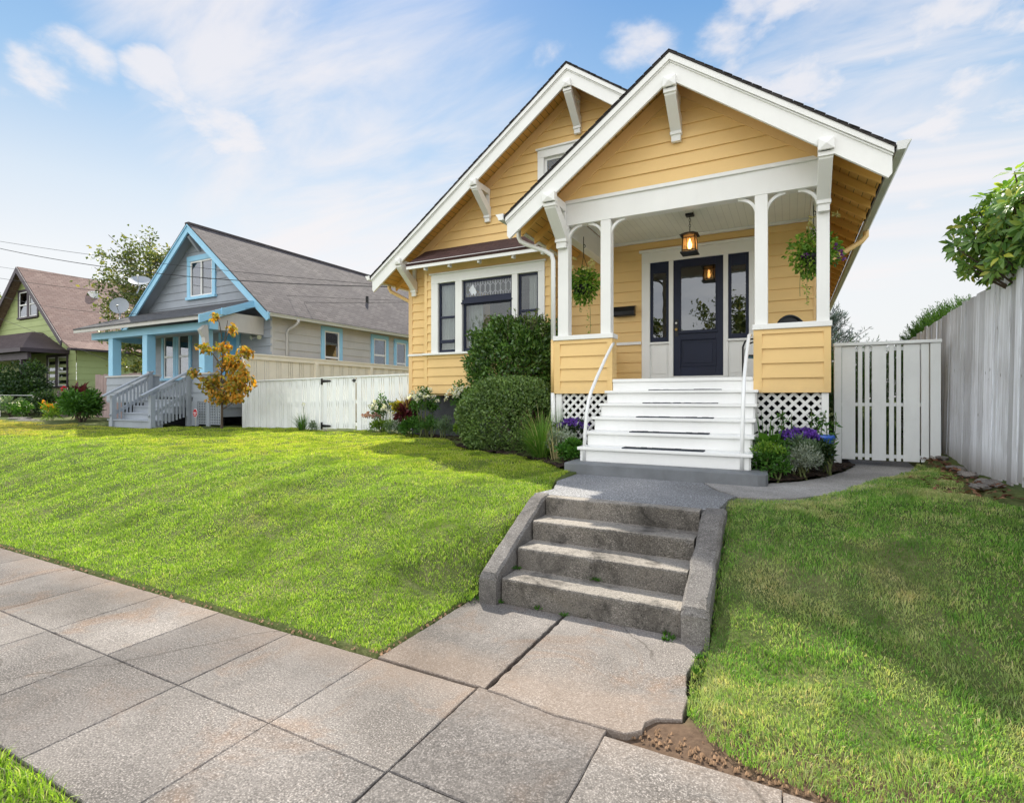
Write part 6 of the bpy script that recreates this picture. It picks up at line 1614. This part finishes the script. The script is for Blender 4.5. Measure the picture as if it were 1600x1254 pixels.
sprays('conifer_shrub', (2.6, 12.2, 2.15), (.66,2.4,.95), 7000, .24, M_conif, 'feathery bright green conifer showing above the weathered fence', 'shrub', 2.4, .5)
sprays('evergreen_shrub', (1.05, 11.6, 1.45), (1.0,.9,1.0), 2600, .26, M_conif, 'dark green shrub behind the white slatted gate', 'shrub', 1.8, .3)
bs = thing('spruce_tree', (1.0, 24, .6), 'blue grey spruce with spiky tips beyond the white slatted gate', 'tree')
parts = []; s = MB(); s.tube([(1.0,24,.4),(1.0,24,5.0)], [.14,.03], 7)
for k in range(230):
    z = rng.uniform(1.2, 5.0); a = rng.uniform(0, 6.28); rad = 3.0*(1-((z-1.2)/4.5)**1.5)*rng.uniform(.6,1.0)
    p0 = np.array([1.0+math.cos(a)*.1, 24+math.sin(a)*.1, z-.3]); p2 = np.array([1.0+math.cos(a)*rad, 24+math.sin(a)*rad, z+rad*rng.uniform(.1,.45)])
    s.tube([p0, (p0+p2)/2+np.array([0,0,-.1]), p2], [.02,.012,.006], 4); m_ = 46
    t = rng.uniform(.25,1,m_); B = p0+(p2-p0)*t[:,None]+rng.normal(0,.03,(m_,3)); d0 = (p2-p0)/np.linalg.norm(p2-p0)
    parts.append(leaf_simple(B, unit(d0*.8+rng.normal(size=(m_,3))*.7+np.array([0,0,.3])), rdir(m_), rng.uniform(.10,.28,m_), .028))
V, F = cat_vf(parts); mesh_faces('crown', V, F, M_spruce, bs); s.build('trunk', M_bark, bs)
# ------------------------------------------------------------------ overhead wires
M_cable = paint('cable_black', (.03,.03,.032), .6, .2, 3, .2)
def cable(A, B, sag, rad, label):
    A = Vector(A); B = Vector(B); pts = []
    for i in range(41):
        t = i/40; p = A.lerp(B, t); p.z -= sag*4*t*(1-t); pts.append(p)
    mb = MB(); mb.tube(pts, rad, 6); o = mb.build('utility_cable', M_cable, None, smooth=True); tag(o, label, 'cable', 'overhead cables crossing from the left'); return o
cable((-31.03, 8.0, 8.38), (-8.79, 10.2, 4.29), 0.50, 0.012, 'thickest overhead cable running down to the left eave of the yellow house')
cable((-31.03, 8.0, 8.42), (-8.88, 10.3, 4.35), 0.20, 0.007, 'thin overhead cable just above the thickest cable')
cable((-33.36, 8.6, 7.81), (-10.34, 13.0, 4.53), 0.35, 0.006, 'thin overhead cable passing in front of the round dish')
cable((-33.36, 8.6, 7.35), (-10.74, 13.5, 4.6), 0.50, 0.008, 'lower overhead cable crossing the green roof')
cable((-34.91, 9.0, 7.47), (-13.97, 10.4, 4.22), 0.90, 0.007, 'lowest overhead cable crossing the green gable window')
cable((-42.67, 11.0, 7.52), (-22.03, 11.0, 2.67), -0.05, 0.007, 'slack cable dropping across the green house wall')
# ------------------------------------------------------------------ lawns
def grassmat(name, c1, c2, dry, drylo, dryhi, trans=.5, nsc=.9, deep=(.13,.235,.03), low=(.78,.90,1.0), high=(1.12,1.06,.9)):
    m, nt, out = nt_new(name); g = N(nt, 'ShaderNodeNewGeometry'); p = g.outputs['Position']
    md = tuple((a+b)/2 for a, b in zip(c1, c2))
    cc = ramp(nt, g.outputs['Random Per Island'], [(0, tuple(x*.55 for x in c1)), (.12, c1), (.5, md), (.88, c2), (.93, (.62,.54,.30)), (1, (.70,.64,.42))])
    n1 = noise(nt, p, nsc, 5, .65); n2 = noise(nt, p, 4.5, 4, .6)
    f = mth(nt, 'ADD', mth(nt, 'MULTIPLY', n1, .65), mth(nt, 'MULTIPLY', n2, .35))
    sx = N(nt, 'ShaderNodeSeparateXYZ'); L(nt, p, sx.inputs[0])
    far = N(nt, 'ShaderNodeMapRange'); L(nt, sx.outputs[0], far.inputs[0]); far.inputs[1].default_value = -13; far.inputs[2].default_value = -20; far.inputs[4].default_value = .26
    f = mth(nt, 'ADD', f, far.outputs[0])
    fr_ = ramp(nt, f, [(drylo, (0,0,0)), (dryhi, (1,1,1))])
    rr_ = mth(nt, 'MULTIPLY', fr_, mth(nt, 'ADD', mth(nt, 'MULTIPLY', g.outputs['Random Per Island'], .6), .45), clamp=True)
    cc = mixc(nt, rr_, cc, dry)
    cc = mixc(nt, 1.0, cc, ramp(nt, n2, [(.3,(.78,.8,.8)),(.7,(1.15,1.12,1.05))]), 'MULTIPLY')
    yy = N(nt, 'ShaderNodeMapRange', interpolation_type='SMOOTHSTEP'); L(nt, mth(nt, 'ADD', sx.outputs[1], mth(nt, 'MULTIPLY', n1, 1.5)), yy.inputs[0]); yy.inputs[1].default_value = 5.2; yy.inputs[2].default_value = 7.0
    cc = mixc(nt, 1.0, cc, mixc(nt, yy.outputs[0], low, high), 'MULTIPLY')  # slope shading put into the blade colour: bank dimmer and greener, crest brighter
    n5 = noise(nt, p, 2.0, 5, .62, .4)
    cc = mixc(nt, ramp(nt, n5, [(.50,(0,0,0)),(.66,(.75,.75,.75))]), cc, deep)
    pr = princ(nt, None, cc, .55, .25); t = N(nt, 'ShaderNodeBsdfTranslucent'); L(nt, mixc(nt, 1.0, cc, (1.3,1.25,.6), 'MULTIPLY'), t.inputs[0])
    mx = N(nt, 'ShaderNodeMixShader'); mx.inputs[0].default_value = trans; L(nt, pr.outputs[0], mx.inputs[1]); L(nt, t.outputs[0], mx.inputs[2]); L(nt, mx.outputs[0], out.inputs[0]); return m
def inpoly(px, py, poly):
    s = np.zeros(len(px), bool); n = len(poly)
    for i in range(n):
        xa, ya = poly[i]; xb, yb = poly[(i+1) % n]
        with np.errstate(divide='ignore', invalid='ignore'): c = ((ya > py) != (yb > py)) & (px < (xb-xa)*(py-ya)/(yb-ya+1e-12)+xa)
        s ^= c
    return s
def grass(name, poly, dens, hgt, wid, mat, label, bare=0.0, seed=1, holes=(), hfun=lawn_h, lean=.55):
    r = np.random.default_rng(seed); pl = np.array(poly); x0, y0 = pl.min(0); x1, y1 = pl.max(0)
    X = []; Y = []
    # density falls with distance from the street corner where the picture is taken; blades widen to match
    cell = .5
    for cx in np.arange(x0, x1, cell):
        for cy in np.arange(y0, y1, cell):
            d = max(2.6, math.hypot(cx+.25, cy+.25)); k = int(dens*cell*cell*min(1.0, (4.2/d)**1.25))
            X.append(r.uniform(cx, cx+cell, k)); Y.append(r.uniform(cy, cy+cell, k))
    X = np.concatenate(X); Y = np.concatenate(Y); m_ = inpoly(X, Y, poly)
    for h in holes: m_ &= ~inpoly(X, Y, h)
    X = X[m_]; Y = Y[m_]
    tuft = vnoise(X, Y, 7.0, seed+1)*.6+vnoise(X, Y, 17.0, seed+2)*.4; big = vnoise(X, Y, 1.4, seed+3)*.6+vnoise(X, Y, 3.1, seed+4)*.4
    keep = r.random(len(X)) < np.clip(1.25 - bare*(big > .52)*(big-.45)*3.2 - .45*(1-tuft), .12, 1)
    X, Y, tuft, big = X[keep], Y[keep], tuft[keep], big[keep]; n = len(X)
    d = np.maximum(2.6, np.hypot(X, Y)); sc_ = np.clip((d/4.2)**.62, 1, 3.2)
    H = hgt*(.25+1.15*tuft)*r.uniform(.6,1.25,n)*(1-.35*bare*(big > .6)); W = wid*sc_*r.uniform(.7,1.3,n)
    a = r.uniform(0, 2*np.pi, n); la = vnoise(X, Y, 5.3, seed+5)*6.28*1.5+r.normal(0,1.5,n); lm = np.abs(r.normal(lean, .3, n))
    B = np.stack([X, Y, hfun(X, Y)-.006], 1); S = np.stack([np.cos(a), np.sin(a), np.zeros(n)], 1); Ld = np.stack([np.cos(la), np.sin(la), np.zeros(n)], 1)
    mid = B + Ld*(H*lm*.35)[:,None] + np.array([0,0,1])*(H*.6)[:,None]; tip = B + Ld*(H*lm*1.05)[:,None] + np.array([0,0,1])*(H*np.clip(1.0-.25*lm,.3,1))[:,None]
    w = (W*.5)[:,None]
    V = np.stack([B-S*w, B+S*w, mid+S*w*.8, mid-S*w*.8, tip], 1).reshape(-1,3); b = (np.arange(n)*5)[:,None]
    F = np.concatenate([b+np.array([[0,1,2,3]]), b+np.array([[3,2,4,4]])], 0)
    o = mesh_faces(name, V, F, mat); tag(o, label, 'grass', None, 'stuff'); print(name, n, 'blades'); return o
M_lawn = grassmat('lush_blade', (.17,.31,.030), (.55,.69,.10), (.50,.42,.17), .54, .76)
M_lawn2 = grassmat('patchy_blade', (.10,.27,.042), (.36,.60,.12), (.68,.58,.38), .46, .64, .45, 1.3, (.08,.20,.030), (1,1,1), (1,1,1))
bedL = [(-8.96,9.37),(-8.28,9.42),(-7.62,9.45),(-7.0,9.2),(-6.02,8.7),(-5.4,8.0),(-4.89,7.53),(-4.15,7.09),(-3.47,6.78),(-2.89,6.40),(-2.4,5.86)]
left = [(-30,2.46),(-2.19,2.46),(-2.17,3.3),(-2.10,3.34),(-2.10,4.4),(-2.06,4.75),(-2.22,5.25),(-2.26,5.78)]+bedL[::-1]+[(-9.0,9.86),(-13.9,9.86),(-14.0,8.9),(-15.0,9.2),(-15.3,8.9),(-17.8,8.1),(-30,8.6)]
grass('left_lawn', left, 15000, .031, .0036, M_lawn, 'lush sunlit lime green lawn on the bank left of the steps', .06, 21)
right = [(-.44,2.66),(-.50,3.2),(-.455,3.3),(-.455,4.4),(-.48,4.95),(-.38,5.06),(-.12,5.10),(.08,5.24),(.38,5.60),(.69,6.13),(1.03,6.93),(1.36,7.85),(1.5,7.2),(1.42,6.3),(1.28,5.6),(1.74,4.8),(1.74,2.2),(.6,2.30),(0,2.37),(-.18,2.41),(-.32,2.50)]
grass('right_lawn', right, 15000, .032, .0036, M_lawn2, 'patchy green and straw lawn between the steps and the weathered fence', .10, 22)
strip = [(-40,-.82),(-1.0,-.82),(-1.2,.7),(-2.2,.99),(-2.5,1.02),(-40,1.02)]
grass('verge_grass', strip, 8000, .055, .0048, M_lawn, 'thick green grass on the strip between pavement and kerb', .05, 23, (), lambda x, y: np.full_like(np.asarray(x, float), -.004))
# dead leaves and twigs below the weathered fence
r = np.random.default_rng(40); n = 300
t = r.random(n); Y = 5.4+t*2.75; X = 1.60-r.random(n)**1.6*(.18+.35*(t < .45)); P = np.stack([X, Y, lawn_h(X, Y)+.012+r.random(n)*.02], 1)
a = r.uniform(0, 6.28, n); D = np.stack([np.cos(a), np.sin(a), r.normal(0,.25,n)], 1); Nn = np.stack([r.normal(0,.3,n), r.normal(0,.3,n), np.ones(n)], 1)
V, F = leaf_simple(P, D, Nn, r.uniform(.03,.08,n), r.uniform(.018,.04,n)); o = mesh_faces('leaf_litter', V, F, leafmat('dead_leaf', (.07,.025,.018), (.24,.11,.07), .15, .7, .15, (.34,.2,.12))); tag(o, 'red brown dead leaves along the foot of the weathered fence', 'leaf litter', None, 'stuff')

# weeds rooted in the joints of the steps and the walk
wp = [(-1.95,3.70,.19),(-1.93,3.48,.0),(-1.90,3.72,.19),(-1.30,3.77,.19),(-1.25,3.75,.19),(-.70,3.48,.015),(-.66,3.44,.015),(-.68,3.40,.015),(-1.40,3.46,.01),(-2.10,3.45,.01),(-2.14,3.40,.01),(-1.62,3.49,.01),(-.47,3.22,.03),(-.46,3.05,.03)]
parts = []
for (x, y, z) in wp:
    k = 26; a = r.uniform(0, 6.28, k); t = r.uniform(.2, 1.1, k); D = np.stack([np.cos(a)*np.sin(t), np.sin(a)*np.sin(t), np.cos(t)], 1)
    parts.append(leaf_simple(np.array([[x,y,z]])+D*.006+r.normal(0,.012,(k,3))*np.array([1,.4,.1]), D, rdir(k,.5), r.uniform(.02,.045,k), r.uniform(.006,.012,k)))
V, F = cat_vf(parts); o = mesh_faces('weeds', V, F, M_green1); tag(o, 'small green weeds rooted in the joints of the concrete steps', 'weeds', None, 'stuff')
# crumbs of soil along the turf edge by the pavement
n = 900; X = np.concatenate([r.uniform(-.75, 1.4, 520), r.uniform(-2.26,-2.16,200), r.uniform(-9,-2.2,180)]); Y = np.concatenate([2.36-.045*np.clip(X[:520],-1,1)+np.abs(r.normal(0,.06,520)), r.uniform(2.45,3.4,200), r.normal(2.43,.012,180)])
zc = np.concatenate([np.full(520,.0), np.full(380,.012)]); sz = r.uniform(.004,.014,n)
T = np.array([[1,0,-.5],[-.5,.87,-.5],[-.5,-.87,-.5],[0,0,.8]]); V = (np.stack([X,Y,zc],1)[:,None,:]+T[None]*sz[:,None,None]*r.uniform(.6,1.4,(n,4,1))).reshape(-1,3); b = (np.arange(n)*4)[:,None]
F = np.concatenate([b+np.array([[0,1,3,3]]), b+np.array([[1,2,3,3]]), b+np.array([[2,0,3,3]])],0)
o = mesh_faces('soil_crumbs', V, F, paint('crumb_soil', (.26,.165,.10), .95, .4, 30, .1)); tag(o, 'brown crumbs of soil along the turf edge beside the pavement', 'soil', None, 'stuff')
